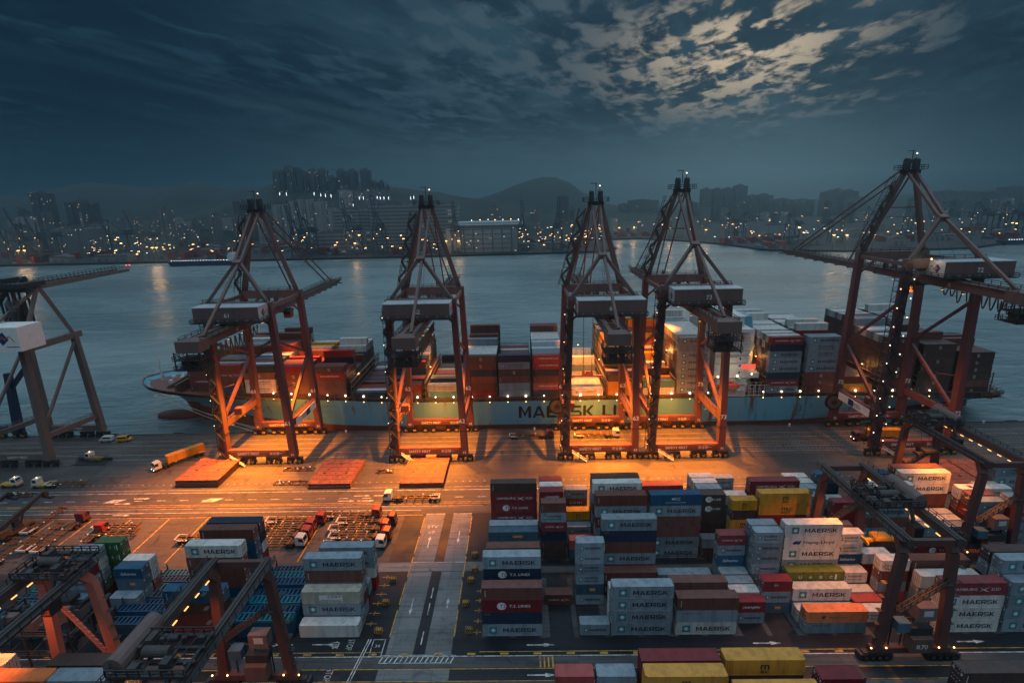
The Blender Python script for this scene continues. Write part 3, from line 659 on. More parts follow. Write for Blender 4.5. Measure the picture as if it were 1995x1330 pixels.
# block right of the crossroad, near rows: (bay word, x, length, {row: tiers bottom to top})
FRONT = [
 (1, -8.9, LL, {0: "mk navy tsr brown", 1: "brown mk navy", 2: "mk navy brown tsn mk", 3: "brown mk", 4: "navy mk", 5: "brown' mk' brown' brown'"}),
 (2, 4.1, LS, {3: "hamb"}),
 (3, 10.9, LS, {0: "mk", 3: "mk tex mks mks mk mk"}),
 (4, 17.2, LL, {0: "mk mk mk mk", 1: "mkw mkw mkw", 4: "dark brown", 5: "mk brown mk brown navy mk"}),
 (5, 30.3, LL, {0: "mkw mkl brown", 2: "mk' brown' brown'", 5: "grey"}),
 (6, 43.3, LS, {1: "mk han", 2: "mk white", 3: "mk mk", 4: "mk mk", 5: "mk mk saf mk ham"}),
 (7, 49.9, LS, {2: "tex mk dv", 4: "grey mk mk mk mk mks", 5: "mk mk grey mk mk grey"}),
 (8, 56.3, LL, {0: "mkl' hao'", 1: "mkw", 2: "mk mkw", 3: "brown' mk' uasc'", 4: "mk mk mk mkw hap mkw"}),
 (9, 69.4, LS, {1: "mkp", 2: "orange", 3: "mkp", 4: "grey mkp", 5: "mkp white saf mkp mkp"}),
 (10, 75.9, LS, {3: "red grey brown mkw", 5: "brown orange white"}),
 (11, 82.4, LL, {0: "mkw mkw mkw ham", 1: "brown mk", 2: "mk grey white", 3: "mk' brown' dark' brown'", 5: "mk mks"}),
 (12, 95.5, LL, {0: "mk mk mk mk", 1: "brown mk brown mk mk", 2: "mk brown dark mk dark"})]
for bay, x0, L, rows in FRONT:
    for r_, s_ in rows.items():
        stack(x0, L, A[r_], T(s_), '%s row, %s bay right of crossroad' % (ORD[r_ + 1], ORD[bay]), 'containers of the near yard block', -1 if x0 > 40 else 0)
REAR = [
 (1, -8.9, LL, {0: "brown' mk' tex'", 1: "mk' mk' grey'", 2: "mk'", 3: "mk'", 4: "brown ham tsr ham dark"}),
 (2, 4.1, LS, {0: "dark dark navy ham mks brown", 3: "brown mk mk' brown han'", 4: "mk brown' mk mk' white", 5: "mk brown' mk brown' red"}),
 (3, 10.9, LS, {0: "tex orange", 2: "mk mk", 3: "brown tex msc", 5: "mk brown ccni' mk"}),
 (4, 17.2, LL, {0: "mk brown mk brown mk brown", 1: "mk brown", 2: "mk brown mk brown mk mkw", 3: "brown mk brown mk mk dark"}),
 (5, 30.3, LL, {0: "mk mk brown brown mk mcc", 5: "brown mk red red"}),
 (6, 43.3, LS, {0: "dark grey", 1: "brown kl dark dark tsd tsd", 2: "mk mk grey mk grey grey", 3: "mk mk grey mk mk white", 4: "mk mk grey mk mk white"}),
 (7, 49.8, LS, {0: "mk brown msc msc dark msc", 2: "mk mk' grey mk' white", 4: "mk mk mk mk", 5: "mk grey' mk mk' mk"}),
 (8, 56.3, LL, {0: "brown brown mk maroon msc msc", 2: "brown mk brown mk brown ham", 4: "mk brown mk"}),
 (9, 69.4, LS, {0: "mk mk", 1: "mk tex mk", 2: "mk mk grey mk mk", 3: "mk mk' grey mk' mk", 4: "mk grey' mk mk' white", 5: "mk mk' mk mk' white"}),
 (10, 75.9, LS, {1: "brown mk maroon maroon dv", 3: "mk grey mk white", 4: "mk brown navy' navy navy blue"}),
 (11, 82.4, LL, {1: "brown mk brown mk grey white", 2: "brown mk brown mk mk brown"}),
 (12, 88.7, LS, {4: "mk brown navy' navy navy blue"}),
 (13, 95.5, LL, {0: "tsr' teal' mks'", 1: "mk' brown' mkp'", 2: "mk' brown' mkp'", 3: "brown mk brown brown mkw mkw", 4: "mk brown mk brown brown brown"}),
 (14, 108.4, LS, {0: "mk' tex' mk' mk' mk'", 1: "red' red' brown' red' brown'", 2: "red' brown' brown' brown' white'"}),
 (15, 114.9, LS, {0: "brown mk mk mk hyu mk", 2: "mk' mk' mk' mk' mkp'", 3: "brown mk mk' teal' cream"}),
 (16, 121.4, LL, {4: "brown mk brown mk mk mks"})]
LIV['cream'] = ('cream', '', 'plain cream container')
for bay, x0, L, rows in REAR:
    for r_, s_ in rows.items():
        stack(x0, L, B[r_], T(s_), '%s row, %s bay of rear block' % (ORD[r_ + 1], ORD[bay]), 'containers of the rear yard block', -1 if x0 > 40 else 0)
LEFT = [
 (1, -46.7, LL, {0: "white", 1: "mk mk csav", 2: "mk brown mk brown mk", 3: "brown mk", 5: "red white' mk' mk"}),
 (3, -73.4, LL, {0: "maroon brown dark blue", 3: "mk' blue' brown' brown' brown' mkw", 5: "red' mk' mk' blue' blue' brown", 6: "mk' mk' red' white' navy' navy"}),
 (4, -90.0, LS, {2: "orange grey", 3: "mk mk tex saf", 4: "mk red white white"}),
 (5, -101.4, LS, {3: "brown mk mk maroon", 4: "brown gsc mk white mk"}),
 (6, -98.2, LS, {5: "brown mk gsc gsc gsc"})]
for bay, x0, L, rows in LEFT:
    for r_, s_ in rows.items():
        stack(x0, L, A[r_], T(s_), '%s row, %s bay left of crossroad' % (ORD[r_ + 1], ORD[bay]), 'containers left of the crossroad', 1)
NEAR = [
 ('nearest row beside purple roof', 17.6, LL, 2, "mk brown mk brown msc msc"), ('purple roof behind yellow', 17.6, LL, 3, "mk brown mk brown brown maroon"),
 ('right of the purple roof', 30.4, LL, 3, "mk brown mk dark dark msc"), ('last before the frame edge', 30.0, LL, 1, "mk brown mk brown mk msc"),
 ('right of the yellow pair', 43.6, LS, 2, "mk brown mk' brown' brown' maroon'"), ('behind the purple end roof', 46.2, LS, 3, "mk brown mk' brown' brown'"),
 ('left of the yellow pair', 4.3, LS, 3, "mk' brown' mk' mk' red'"), ('between red roof and yellow pair', 10.9, LS, 3, "mk' brown' mk' brown' grey'"),
 ('bottom right corner', 69.8, LL, 4, "brown mk dark dark"),
 ('beside the left gantry hoist', -75.4, LL, 3, "mk mk brown mk brown dark"), ('bottom left orange roof', -85.4, LL, 2, "mk brown mk brown mk hao"), ('bottom left corner', -94.5, LL, 3, "mk brown mk brown mk cream"),
 ('in front of dark roof', -73.0, LL, 2, "mk brown mk brown mk mk")]
for where, x0, L, r_, s_ in NEAR:
    stack(x0, L, Cc[r_], T(s_), where, 'containers along the bottom edge', -1 if x0 > 40 else (1 if x0 < -20 else 0))
# blue flat racks nested in low piles
def flat_rack_mesh(m, L=12.0):
    mb = MB(); l = L / 2; w = 1.2
    for y in (-w + .12, w - .12): mb.box(-l, l, y - .12, y + .12, .08, .52)
    for i in range(13):
        x = -l + .3 + i * (L - .6) / 12; mb.box(x - .09, x + .09, -w + .24, w - .24, .16, .44)
    for i in range(12):
        x = -l + .55 + i * (L - .6) / 12; mb.box(x - .11, x + .16, -w + .24, w - .24, .455, .475)
    for x in (-l + .12, l - .12): mb.box(x - .13, x + .13, -w, w, 0, .6)
    for sx in (-1, 1):
        for sy in (-1, 1): mb.box(sx * (l - .14) - .09, sx * (l - .14) + .09, sy * (w - .12) - .1, sy * (w - .12) + .1, .6, 2.15 if sx < 0 else 1.3)
        mb.box(sx * (l - .14) - .05, sx * (l - .14) + .05, -w + .2, w - .2, .6, .95)
    return mb.mesh('flat_rack', m)
RACK_M = [flat_rack_mesh(mat('rack_blue', (0.010, 0.065, 0.140), 0.5, dirt=0.4, scale=.8)), flat_rack_mesh(mat('rack_teal', (0.008, 0.150, 0.205), 0.5, dirt=0.4, scale=.8))]
for x0, word, rows in ((-59.9, 'second', {0: 7, 1: 6, 2: 6, 3: 5, 4: 6, 5: 5, 6: 4}), (-86.6, 'fourth', {0: 6, 1: 7, 2: 5, 3: 5, 4: 4, 5: 4, 6: 3}), (-113.2, 'sixth', {0: 5, 1: 6, 2: 5, 3: 4, 4: 4, 5: 4})):
    for r_, cnt in rows.items():
        for i in range(cnt):
            o = bpy.data.objects.new('flat_rack', RACK_M[1 if (r_ * 3 + cnt + i // 3) % 4 == 1 else 0]); COL.objects.link(o)
            o.location = (x0 + 6 + rnd.uniform(-.08, .08), A[r_] + 1.22, .03 + i * .62)
            tag(o, 'blue steel flat rack, %s of pile, %s row, %s bay left of crossroad' % (tier_word(i, cnt), ORD[r_ + 1], ORD[{'second': 2, 'fourth': 4, 'sixth': 6}[word]]), 'flat rack', 'blue flat racks nested in piles')
# ------------------------------------------------------------------ ship-to-shore cranes
DL, DW = 166.5, 190.5                      # land and water rails
def railing(mb, a, b, h=1.1, step=2.5, slot=0, r=.07):
    a = Vector(a); b = Vector(b); n = max(1, int((b - a).length / step))
    for i in range(n + 1):
        p = a.lerp(b, i / n); mb.beam(p, p + Vector((0, 0, h)), r * 2, slot=slot)
    for f in (.5, 1.0): mb.beam(a + Vector((0, 0, h * f)), b + Vector((0, 0, h * f)), r * 2, slot=slot)
def zigzag(mb, base, wx, wy, z0, z1, step, slot=0, lean=(0, 0)):
    """a lattice stair tower: four posts, landings, sloping flights and rails"""
    n = int((z1 - z0) / step); x, y = base
    P = lambda i, j, z: (x + i * wx / 2 + lean[0] * (z - z0), y + j * wy / 2 + lean[1] * (z - z0), z)
    for i in (-1, 1):
        for j in (-1, 1): mb.beam(P(i, j, z0), P(i, j, z1), .16, slot=slot)
    for q in range(n):
        za = z0 + q * step; zb = za + step; s_ = 1 if q % 2 else -1
        mb.beam(P(-s_, -1, za), P(s_, -1, zb), 1.0, .30, slot=slot); mb.beam(P(-s_, -1, za + .5), P(s_, -1, zb + .5), .08, .5, slot=slot); mb.beam(P(-s_, -1, za + 1), P(s_, -1, zb + 1), .08, slot=slot)
        c = P(0, 0, zb); mb.box(c[0] - wx / 2, c[0] + wx / 2, c[1] - wy / 2, c[1] + wy / 2, zb - .06, zb + .04, slot)
        for i in (-1, 1): mb.beam(P(i, -1, zb + 1), P(i, 1, zb + 1), .07, slot=slot)
        mb.beam(P(-1, 1, za), P(1, 1, zb), .1, slot=slot)
_m = MB(); _m.wheel((0, 0, 0), .44, .3, 'y', 12, 0); _m.wheel((0, -.17, 0), .2, .08, 'y', 8, 1); RAIL_WHEEL = _m.mesh('wheel', [M_rubber, M_grate])
_m = MB(); _m.wheel((0, 0, 0), .78, .5, 'y', 14, 0); _m.wheel((0, -.28, 0), .36, .08, 'y', 8, 1); GANTRY_WHEEL = _m.mesh('wheel', [M_rubber, M_grate])
def bogie(parent, x, y, mats):
    mb = MB(); mb.box(x - 2.6, x + 2.6, y - .5, y + .5, 1.55, 2.35)
    for dx_ in (-1.6, 1.6):
        mb.prism([(x + dx_ - 1.4, .75), (x + dx_ + 1.4, .75), (x + dx_ + .8, 1.65), (x + dx_ - .8, 1.65)], y - .35, y + .35); mb.box(x + dx_ - .35, x + dx_ + .35, y - .6, y + .6, 1.2, 1.7)
    for dx_ in (-1.6, 1.6): mb.box(x + dx_ - .5, x + dx_ + .5, y - .85, y - .4, .7, 1.3, 2)
    o = mb.build('bogie', mats, parent)
    for dx_ in (-2.3, -.9, .9, 2.3):
        w_ = bpy.data.objects.new('wheel', RAIL_WHEEL); COL.objects.link(w_); w_.parent = o; w_.location = (x + dx_, y - .42, .47)
    return o
def quay_crane(num, cx, gz, apex_z, label, pre=0.0, tips=262, house_dx=0.0, logo_side=1, land_end=138.5, lamps=True, tower_lamps=False, fwd=(500000, 80, -3, 16), trolley_y=200, spreader=None, spread_x=11.7):
    """gz: underside of the girder; the root stands between the rails"""
    root = empty('quay_crane', (cx, (DL + DW) / 2, 0)); oy = (DL + DW) / 2
    tag(root, label, 'crane', 'quay cranes serving the ship')
    def P(nm, mb, mats): return mb.build(nm, mats, root)
    yl, yw = DL - oy, DW - oy; hx = spread_x; top = gz + 7.2; tx = hx - 1.4
    CM = [M_crane, M_letter_w, M_steel]; UM = [M_crane_up, M_letter_w, M_steel]
    # legs
    for sx in (-1, 1):
        for y, s_ in ((yl, 'land'), (yw, 'water')):
            mb = MB(); mb.beam((sx * hx, y, 2.6), (sx * (hx - .3), y, 16), 2.3, 2.6, 2.1, 2.5); mb.beam((sx * (hx - .3), y, 16), (sx * tx, y, top), 2.1, 2.5, 1.9, 2.2)
            zt = 14.5 if s_ == 'land' else 17.5
            fx = hx - .3; mb.text(num, sx * fx, y - 1.36, zt, 2.1, slot=1, bold=.014); mb.box(sx * fx - 1.2, sx * fx + 1.2, y - 1.3, y + 1.3, 11.4, 11.7, 2)
            mb.text(num, sx * hx, y - 1.4, 3.4, 1.2, slot=1, bold=.014)
            P('leg', mb, CM)
    # sills with lettering, bogies
    for y in (yl, yw):
        mb = MB(); mb.box(-hx - .9, hx + .9, y - .95, y + .95, 3.0, 5.4); mb.box(-hx + 2, hx - 2, y - 1.15, y - .95, 3.5, 5.0, 0)
        mb.text('SAFETY FIRST', -hx * .30, y - 1.17, 3.85, 1.25, slot=1, bold=.012); mb.text('安全第一', hx * .52, y - 1.17, 3.85, 1.15, slot=1)
        P('sill_beam', mb, CM)
        for x in (-hx - .1, -hx * .38, hx * .38, hx + .1): bogie(root, x, y, [M_steel, M_rubber, M_yellow])
    mb = MB(); mb.beam((-hx + 2, yl - 1.5, 3.3), (-hx + 7, yl - 2.4, .2), .8, .15); railing(mb, (-hx + 2, yl - 1.9, 3.3), (-hx + 7, yl - 2.8, .2), 1.0, 1.2); P('boarding_stair', mb, M_letter_w)
    # portal beams along the rails' cross direction, with walkway and lamps
    for sx in (-1, 1):
        mb = MB(); mb.beam((sx * (hx - .3), yl, 14.2), (sx * (hx - .3), yw, 14.2), 1.5, 2.3); railing(mb, (sx * (hx - .9), yl + 1, 15.3), (sx * (hx - .9), yw - 1, 15.3), 1.1, 3.0, 2)
        P('portal_beam', mb, CM)
        mb = MB(); mb.beam((sx * (hx - .4), yl, 15.5), (sx * (tx + .5), yw, 33), .95, .95); mb.beam((sx * (tx + .1), yl, top - 12), (sx * (tx + .5), yw, 33), .8, .8)
        mb.beam((sx * (tx + .7), yl, 27.5), (sx * (tx + .6), yl + 10, 25.6), .3)
        P('brace', mb, CM)
    if num == '61' or num == '72':
        sx = 1 if num == '61' else -1
        mb = MB(); x = sx * (hx + .75); mb.box(min(x, x + .15 * sx), max(x, x + .15 * sx), yl + 3, yw - 3, 12.3, 15.0, 0)
        mb.box(min(x, x + .18 * sx), max(x, x + .18 * sx), yw - 12, yw - 9, 12.5, 14.8, 1)
        mb.text('TCELL', x + .2 * sx, yl + 10, 13.1, 1.6, slot=1, face='+x' if sx > 0 else '-x', align='c', bold=.012)
        P('sign_board', mb, [M_letter_w, M_navy_l])
        mb = MB(); x = -sx * (hx - 1.15) if False else sx * (hx - 1.15)
        mb.box(min(x, x - .15 * sx), max(x, x - .15 * sx), yl + 3, yw - 3, 12.3, 15.0, 0); mb.box(min(x, x - .2 * sx), max(x, x - .2 * sx), yw - 9, yw - 4, 12.5, 14.8, 2); mb.box(min(x, x - .2 * sx), max(x, x - .2 * sx), yl + 13, yl + 15, 12.5, 14.8, 1)
        P('sign_board', mb, [M_letter_w, M_navy_l, PAINT['slate']])
    mb = MB(); mb.box(-hx + 1, -hx + 3.6, yl + 7, yl + 9.5, 15.3, 17.6); P('switch_house', mb, CM)
    # head beams joining the leg tops
    for y in (yl, yw):
        mb = MB(); mb.box(-tx - 1, tx + 1, y - 1.1, y + 1.1, top - 1.6, top + 1.2)
        for sx in (-1, 1): mb.beam((sx * tx, y, top - 7), (sx * (tx - 6), y, top - 1.5), .6, .6)
        railing(mb, (-tx, y - 1.2, top + 1.2), (tx, y - 1.2, top + 1.2), 1.1, 3, 2); P('head_beam', mb, UM)
    for sx in (-1, 1):
        mb = MB(); mb.beam((sx * tx, yl, top - .5), (sx * tx, yw, top - .5), .8, 1.2); P('side_beam', mb, UM)
    # main girder and boom
    yb0, yb1, ytip = land_end - oy, yw + 4.5, tips - oy
    mb = MB()
    for sx in (-1, 1):
        mb.beam((sx * 1.55, yb0, gz + 1.3), (sx * 1.55, yb1, gz + 1.3), 1.15, 2.6)
        mb.beam((sx * 2.6, yb0 + 1, gz + 2.55), (sx * 2.6, yb1, gz + 2.55), .9, .12, slot=2); railing(mb, (sx * 3.0, yb0 + 1, gz + 2.6), (sx * 3.0, yb1, gz + 2.6), 1.1, 3, 2)
    for i in range(9): mb.beam((-1.5, yb0 + .5 + i * (yb1 - yb0 - 1) / 8, gz + 2.2), (1.5, yb0 + .5 + i * (yb1 - yb0 - 1) / 8, gz + 2.2), .5, .7)
    for y in (yl, yw):
        for sx in (-1, 1): mb.box(sx * 1.55 - .5, sx * 1.55 + .5, y - .8, y + .8, gz + 2.5, top - 1.5)
    mb.text(num, 2.16, yl - 6, gz + .6, 1.4, slot=1, face='+x', bold=.014); mb.text(num, -2.16, yl - 6, gz + .6, 1.4, slot=1, face='-x', bold=.014)
    P('girder', mb, UM)
    mb = MB(); zt = gz + 1.4
    for sx in (-1, 1):
        mb.beam((sx * 1.55, yb1 + .4, zt), (sx * 1.55, ytip - 8, zt), 1.0, 2.2, 1.0, 1.8); mb.beam((sx * 1.55, ytip - 8, zt + .1), (sx * 1.2, ytip, zt + .5), 1.0, 1.8, .8, .9)
        railing(mb, (sx * 2.3, yb1 + 1, zt + 1.0), (sx * 2.3, ytip - 2, zt + 1.0), 1.1, 3, 2); mb.beam((sx * 2.2, yb1 + 1, zt + 1), (sx * 2.2, ytip - 2, zt + 1), .7, .1, slot=2)
    for i in range(10): y = yb1 + 1 + i * (ytip - yb1 - 2) / 9; mb.beam((-1.5, y, zt + .4), (1.5, y, zt + .4), .4, .6); mb.box(-2.0, 2.0, y - .3, y + .3, zt - 1.5, zt - 1.1, 2)
    mb.beam((0, yb1 + 12, zt + 1), (0, yb1 + 12, zt + 6.5), 1.6, 1.6, .3, .3, slot=2)
    P('boom', mb, UM)
    # machinery house
    y0, y1 = DL - oy - 7.5, DL - oy + 1.4; hz = gz + 3.6; hl = 10.2; x0 = house_dx - hl; x1 = house_dx + hl
    mb = MB(); mb.box(x0, x1, y0, y1, hz, hz + 4.4, 0)
    ex = (x1 if logo_side > 0 else x0); mb.box(min(ex, ex + logo_side * .06), max(ex, ex + logo_side * .06), y0, y1, hz, hz + 4.4, 1)
    fx = ex + logo_side * .07
    for (ya, za, q, sl) in ((y0 + 3.0, hz + 2.3, 1.35, 4), (y0 + 3.5, hz + 2.3, .75, 3)):
        mb.add([(fx + logo_side * (.01 if sl == 3 else 0), ya + q * c_, za + q * d_) for c_, d_ in ((-1, .1), (.1, 1), (1, -.1), (-.1, -1))], [(0, 1, 2, 3)], sl)
    mb.tube([(fx + .02 * logo_side, y0 + 4.4, hz + 2.2), (fx + .02 * logo_side, y0 + 5.0, hz + 3.0), (fx + .02 * logo_side, y0 + 5.6, hz + 2.6), (fx + .02 * logo_side, y0 + 5.8, hz + 1.7), (fx + .02 * logo_side, y0 + 6.3, hz + 1.5)], .12, 5, 3)
    mb.text(num, house_dx + .2, y0 - .03, hz + 1.4, 1.9, slot=2, bold=.014)
    for i in range(7): mb.box(x0 + 1.2 + i * 3, x0 + 1.7 + i * 3, y0 - .05, y0, hz + .3, hz + .55, 1)
    mh = P('machinery_house', mb, [M_crane_up, M_roofw, M_letter_w, M_orange_l, M_navy_l]); MB().box(x0 - .15, x1 + .15, y0 - .15, y1 + .15, hz + 4.4, hz + 4.65).build('roof', M_roofw, mh)
    mb = MB(); mb.box(x0 - .6, x1 + .6, y0 - 1.2, y1 + .4, hz - .35, hz - .05)
    railing(mb, (x0 - .6, y0 - 1.2, hz - .05), (x1 + .6, y0 - 1.2, hz - .05), 1.1, 2.5)
    for sx in (-1, 1): railing(mb, ((x1 if sx > 0 else x0) + sx * .6, y0 - 1.2, hz - .05), ((x1 if sx > 0 else x0) + sx * .6, y1 + .4, hz - .05), 1.1, 2.5)
    for i in range(6): x = x0 + i * (x1 - x0) / 5; mb.beam((x, y0, hz - .3), (house_dx * .4 + (2 if x > 0 else -2), y0 + 4, gz + 2.6), .3); mb.beam((x, y1, hz - .3), (house_dx * .4 + (2 if x > 0 else -2), y0 + 5, gz + 2.6), .25)
    P('house_platform', mb, M_steel)
    # apex frame, back stays, fore stays
    ay = yw - 2.5; az_ = apex_z
    for sx in (-1, 1): P('apex_leg', MB().beam((sx * (tx - .8), yw, top + 1), (sx * 1.5, ay, az_ - 1), 1.5, 1.5, 1.25, 1.25), UM)
    mb = MB(); f = .55; mb.beam((-(tx - .8) * (1 - f) - 1.5 * f, yw - 1.3, top + (az_ - top) * f), ((tx - .8) * (1 - f) + 1.5 * f, yw - 1.3, top + (az_ - top) * f), .35)
    P('cross_tie', mb, UM)
    mb = MB(); mb.box(-2.6, 2.6, ay - 1.3, ay + 1.3, az_ - 2.2, az_ - 1.0)
    for sx in (-1, 1): mb.box(sx * 1.5 - .75, sx * 1.5 + .75, ay - .9, ay + .9, az_ - 1.0, az_ + 2.3); mb.wheel((sx * 1.5, ay, az_ + 1.9), .9, 1.2, 'x', 12); mb.box(sx * 1.5 - .5, sx * 1.5 + .5, ay - 1.0, ay - .9, az_ - .5, az_ + .5)
    mb.box(-4.2, 4.2, ay - 2.0, ay + 2.0, az_ - 1.0, az_ - .85)
    for a_, b_ in (((-4.2, ay - 2, az_ - .85), (4.2, ay - 2, az_ - .85)), ((-4.2, ay + 2, az_ - .85), (4.2, ay + 2, az_ - .85)), ((-4.2, ay - 2, az_ - .85), (-4.2, ay + 2, az_ - .85)), ((4.2, ay - 2, az_ - .85), (4.2, ay + 2, az_ - .85))): railing(mb, a_, b_, 1.3, 2)
    mb.beam((0, ay, az_ + 1), (0, ay, az_ + 5.2), .22); mb.beam((-1.8, ay, az_ + 5), (.3, ay, az_ + 5), .2)
    mb.beam((1.3, ay, az_ + 2.2), (1.3, ay, az_ + 4.0), .15)
    P('apex_head', mb, M_steel)
    P('beacon_lamp', MB().ball((1.3, ay, az_ + 4.2), .2, slot=0), M_white_bulb)
    jy, jz = yl + 4.0, gz + 20.4
    mb = MB()
    for sx in (-1, 1): mb.beam((sx * 1.4, ay, az_ - 1.2), (sx * .9, jy, jz), .7, .7, .9, .9)
    mb.beam((0, jy - .8, jz - .4), (0, jy + .8, jz + .4), 2.6, 1.6)
    for sx in (-1, 1): mb.beam((sx * .7, jy, jz), (sx * (tx - .5), yl, top + .8), 1.0, 1.0)
    mb.beam((0.5, jy, jz), (0.9, yb0 + 6, gz + 2.8), .8, .8)
    P('back_stay', mb, UM)
    for yy in (yw + 22, ytip - 13):
        mb = MB()
        for sx in (-1, 1): mb.beam((sx * 1.7, ay + .5, az_ - .3), (sx * 1.4, yy, gz + 2.8), .42, .42)
        P('fore_stay', mb, UM)
    mb = MB()
    for sx in (-.6, .6): mb.tube([(sx, ay + .8, az_ + 1.5), (sx, ytip - 20, gz + 3)], .05, 4)
    for yy in (yl - 10, yl - 4): mb.tube([(.4, ay - .8, az_ + 1.5), (.4, yy + 6, hz + 4.4)], .05, 4)
    P('hoist_rope', mb, M_steel)
    # stair towers: up the left land leg, then up the left apex leg
    mb = MB(); zigzag(mb, (-hx - .55, yl + .2), 2.6, 3.4, 3.0, top - 1, 3.3, lean=((hx - tx) / (top - 3), 0))
    P('stair_tower', mb, M_steel)
    lx = ((tx - .8) - 1.5) / (az_ - top - 2)
    mb = MB(); zigzag(mb, (-(tx - .8) - 2.0, yw - .5), 2.2, 2.4, top + 1, az_ - 3, 3.2, lean=(lx * .94, -2.5 / (az_ - top)))
    P('ladder_tower', mb, M_grate)
    # festoon loops hung below the girder
    mb = MB(); n = 9
    for i in range(n):
        ya = yb0 + 8 + i * 2.7 + (i > 5) * 1.0; dip = 3.6 if i < 7 else 2.4; pts = [(2.9, ya + t * 2.4 / 8, gz - .2 - 1.25 * dip * math.sin(math.pi * t / 8)) for t in range(9)]
        mb.tube(pts, .21, 5)
    P('cable_festoon', mb, M_cable)
    # hoist cage at the landward end
    mb = MB(); yc = yb0 + 1.5
    mb.box(-3.2, 3.2, yc - 2.2, yc + 3, gz - .3, gz + 2.9, 0)
    for z in (gz - 2.2, gz - 5.0):
        mb.box(-4, 3.6, yc - 3, yc + 3.5, z - .12, z, 1)
        for a_, b_ in (((-4, yc - 3, z), (3.6, yc - 3, z)), ((-4, yc + 3.5, z), (3.6, yc + 3.5, z)), ((-4, yc - 3, z), (-4, yc + 3.5, z)), ((3.6, yc - 3, z), (3.6, yc + 3.5, z))): railing(mb, a_, b_, 1.2, 1.6, 1, .06)
    for x in (-3.6, 0, 3.2):
        for y in (yc - 2.6, yc + 3): mb.beam((x, y, gz), (x, y, gz - 5), .25, slot=1)
    mb.wheel((1.2, yc, gz - 3.6), 1.3, 1.0, 'x', 14, 1); mb.box(-2.6, -.4, yc - 1.5, yc + 1.5, gz - 4.9, gz - 2.6, 1); mb.beam((-3.6, yc - 2.6, gz - 5), (3.2, yc + 3, gz), .18, slot=1); mb.beam((3.2, yc - 2.6, gz - 5), (-3.6, yc - 2.6, gz), .18, slot=1)
    P('hoist_cage', mb, [M_crane_up, M_steel])
    # trolley, cab, spreader
    ty = trolley_y - oy
    mb = MB(); mb.box(-3.0, 3.0, ty - 3, ty + 3, gz - .9, gz - .3)
    for x in (-2, 2):
        for y in (ty - 2, ty + 2): mb.wheel((x, y, gz - .2), .4, .5, 'x', 8)
    railing(mb, (-3, ty - 3, gz - .3), (3, ty - 3, gz - .3), 1.0, 1.5); P('trolley', mb, M_steel)
    mb = MB(); mb.prism([(-1.3, gz - 4.2), (1.3, gz - 4.2), (1.5, gz - 1.0), (-1.5, gz - 1.0)], ty + 3.2, ty + 6.0, 0);
    oc = P('operator_cab', mb, [mat('cab_red_%s' % num, (.20, .05, .03), .5)]); MB().box(-1.2, 1.2, ty + 5.9, ty + 6.06, gz - 3.8, gz - 1.6).box(-1.2, 1.2, ty + 3.1, ty + 3.2, gz - 3.0, gz - 1.6).build('window', M_glass, oc)
    if spreader:
        sx_, sz = spreader; mb = MB(); mb.box(-6.1, 6.1, ty - .5, ty + .5, sz + .3, sz + .9)
        for x in (-6, 6): mb.box(x - .2, x + .2, ty - 1.2, ty + 1.2, sz, sz + .7)
        mb.box(-2.2, 2.2, ty - 1.0, ty + 1.0, sz + 1.2, sz + 1.9); mb.box(-.8, .8, ty - .7, ty + .7, sz + 1.9, sz + 2.6)
        for x in (-1.6, 1.6): mb.wheel((x, ty, sz + 2.3), .55, .4, 'y', 10)
        P('spreader', mb, mat('spreader_red_%s' % num, (.30, .07, .04), .5, dirt=.4))
        mb = MB()
        for x in (-1.9, 1.9):
            for y in (-.9, .9): mb.tube([(x, ty + y, gz - .9), (x * .85, ty + y * .5, sz + 2.4)], .06, 4)
        P('hoist_rope', mb, M_steel)
    if num in ('63', '72'):
        mb = MB(); x = -hx - 1.5; mb.wheel((x, yw - 1.6, 10.5), 3.1, .9, 'y', 22, 0); mb.wheel((x, yw - 2.15, 10.5), 1.0, .4, 'y', 12, 1); mb.wheel((x, yw - 2.1, 10.5), 2.5, .1, 'y', 22, 2); mb.box(x, -hx, yw - 1.6, yw - 1, 9.8, 11.2, 1)
        P('cable_reel', mb, [M_rubber, M_steel, M_cable])
    if num == '72':
        lamp('house_lamp', 'POINT', (x0 - 2.2, y0 + 3, hz + 5.2), 420, (1.0, .72, .42), root, None, .3); mb = MB(); mb.beam((x0, y0 + 3, hz + 4.6), (x0 - 2.2, y0 + 3, hz + 5.6), .12, slot=0); mb.ball((x0 - 2.2, y0 + 3, hz + 5.2), .22, 6, 4, 1); P('house_lamp', mb, [M_steel, M_warm_bulb])
    # lamps the crane carries
    if lamps:
        mb = MB(); pts = []
        for sx in (-1, 1):
            for y in (yl + 4, 0, yw - 5): pts.append((sx * (hx - 1.6), y, 13.0))
        for y in (yl - 12, yl - 4, yl + 10, yw - 6): pts.append((2.4, y, gz - .35)); pts.append((-2.4, y, gz - .35))
        for p in pts: mb = MB(); mb.box(p[0] - .35, p[0] + .35, p[1] - .25, p[1] + .25, p[2] - .22, p[2] + .12, 0); mb.box(p[0] - .3, p[0] + .3, p[1] - .2, p[1] + .2, p[2] - .26, p[2] - .22, 1); P('floodlight', mb, [M_steel, M_warm_bulb])
        e = 1.0 if lamps is True else lamps
        lamp('portal_flood', 'SPOT', (0, yl + 12, gz - 1.5), 700000 * e, SODIUM, root, (0, yl + 9, 0), .6, R(66), .9)
        lamp('portal_flood', 'SPOT', (0, yl - 6, gz - 1.5), fwd[0], SODIUM, root, (fwd[2], yl - fwd[3], 0), .6, R(fwd[1]), 1.0)
        lamp('sill_flood', 'POINT', (0, yw - 4, 11.5), 9000 * e, SODIUM, root, None, .5)
        lamp('sill_flood', 'POINT', (0, yl + 5, 12.5), 2500 * e, SODIUM, root, None, .5)
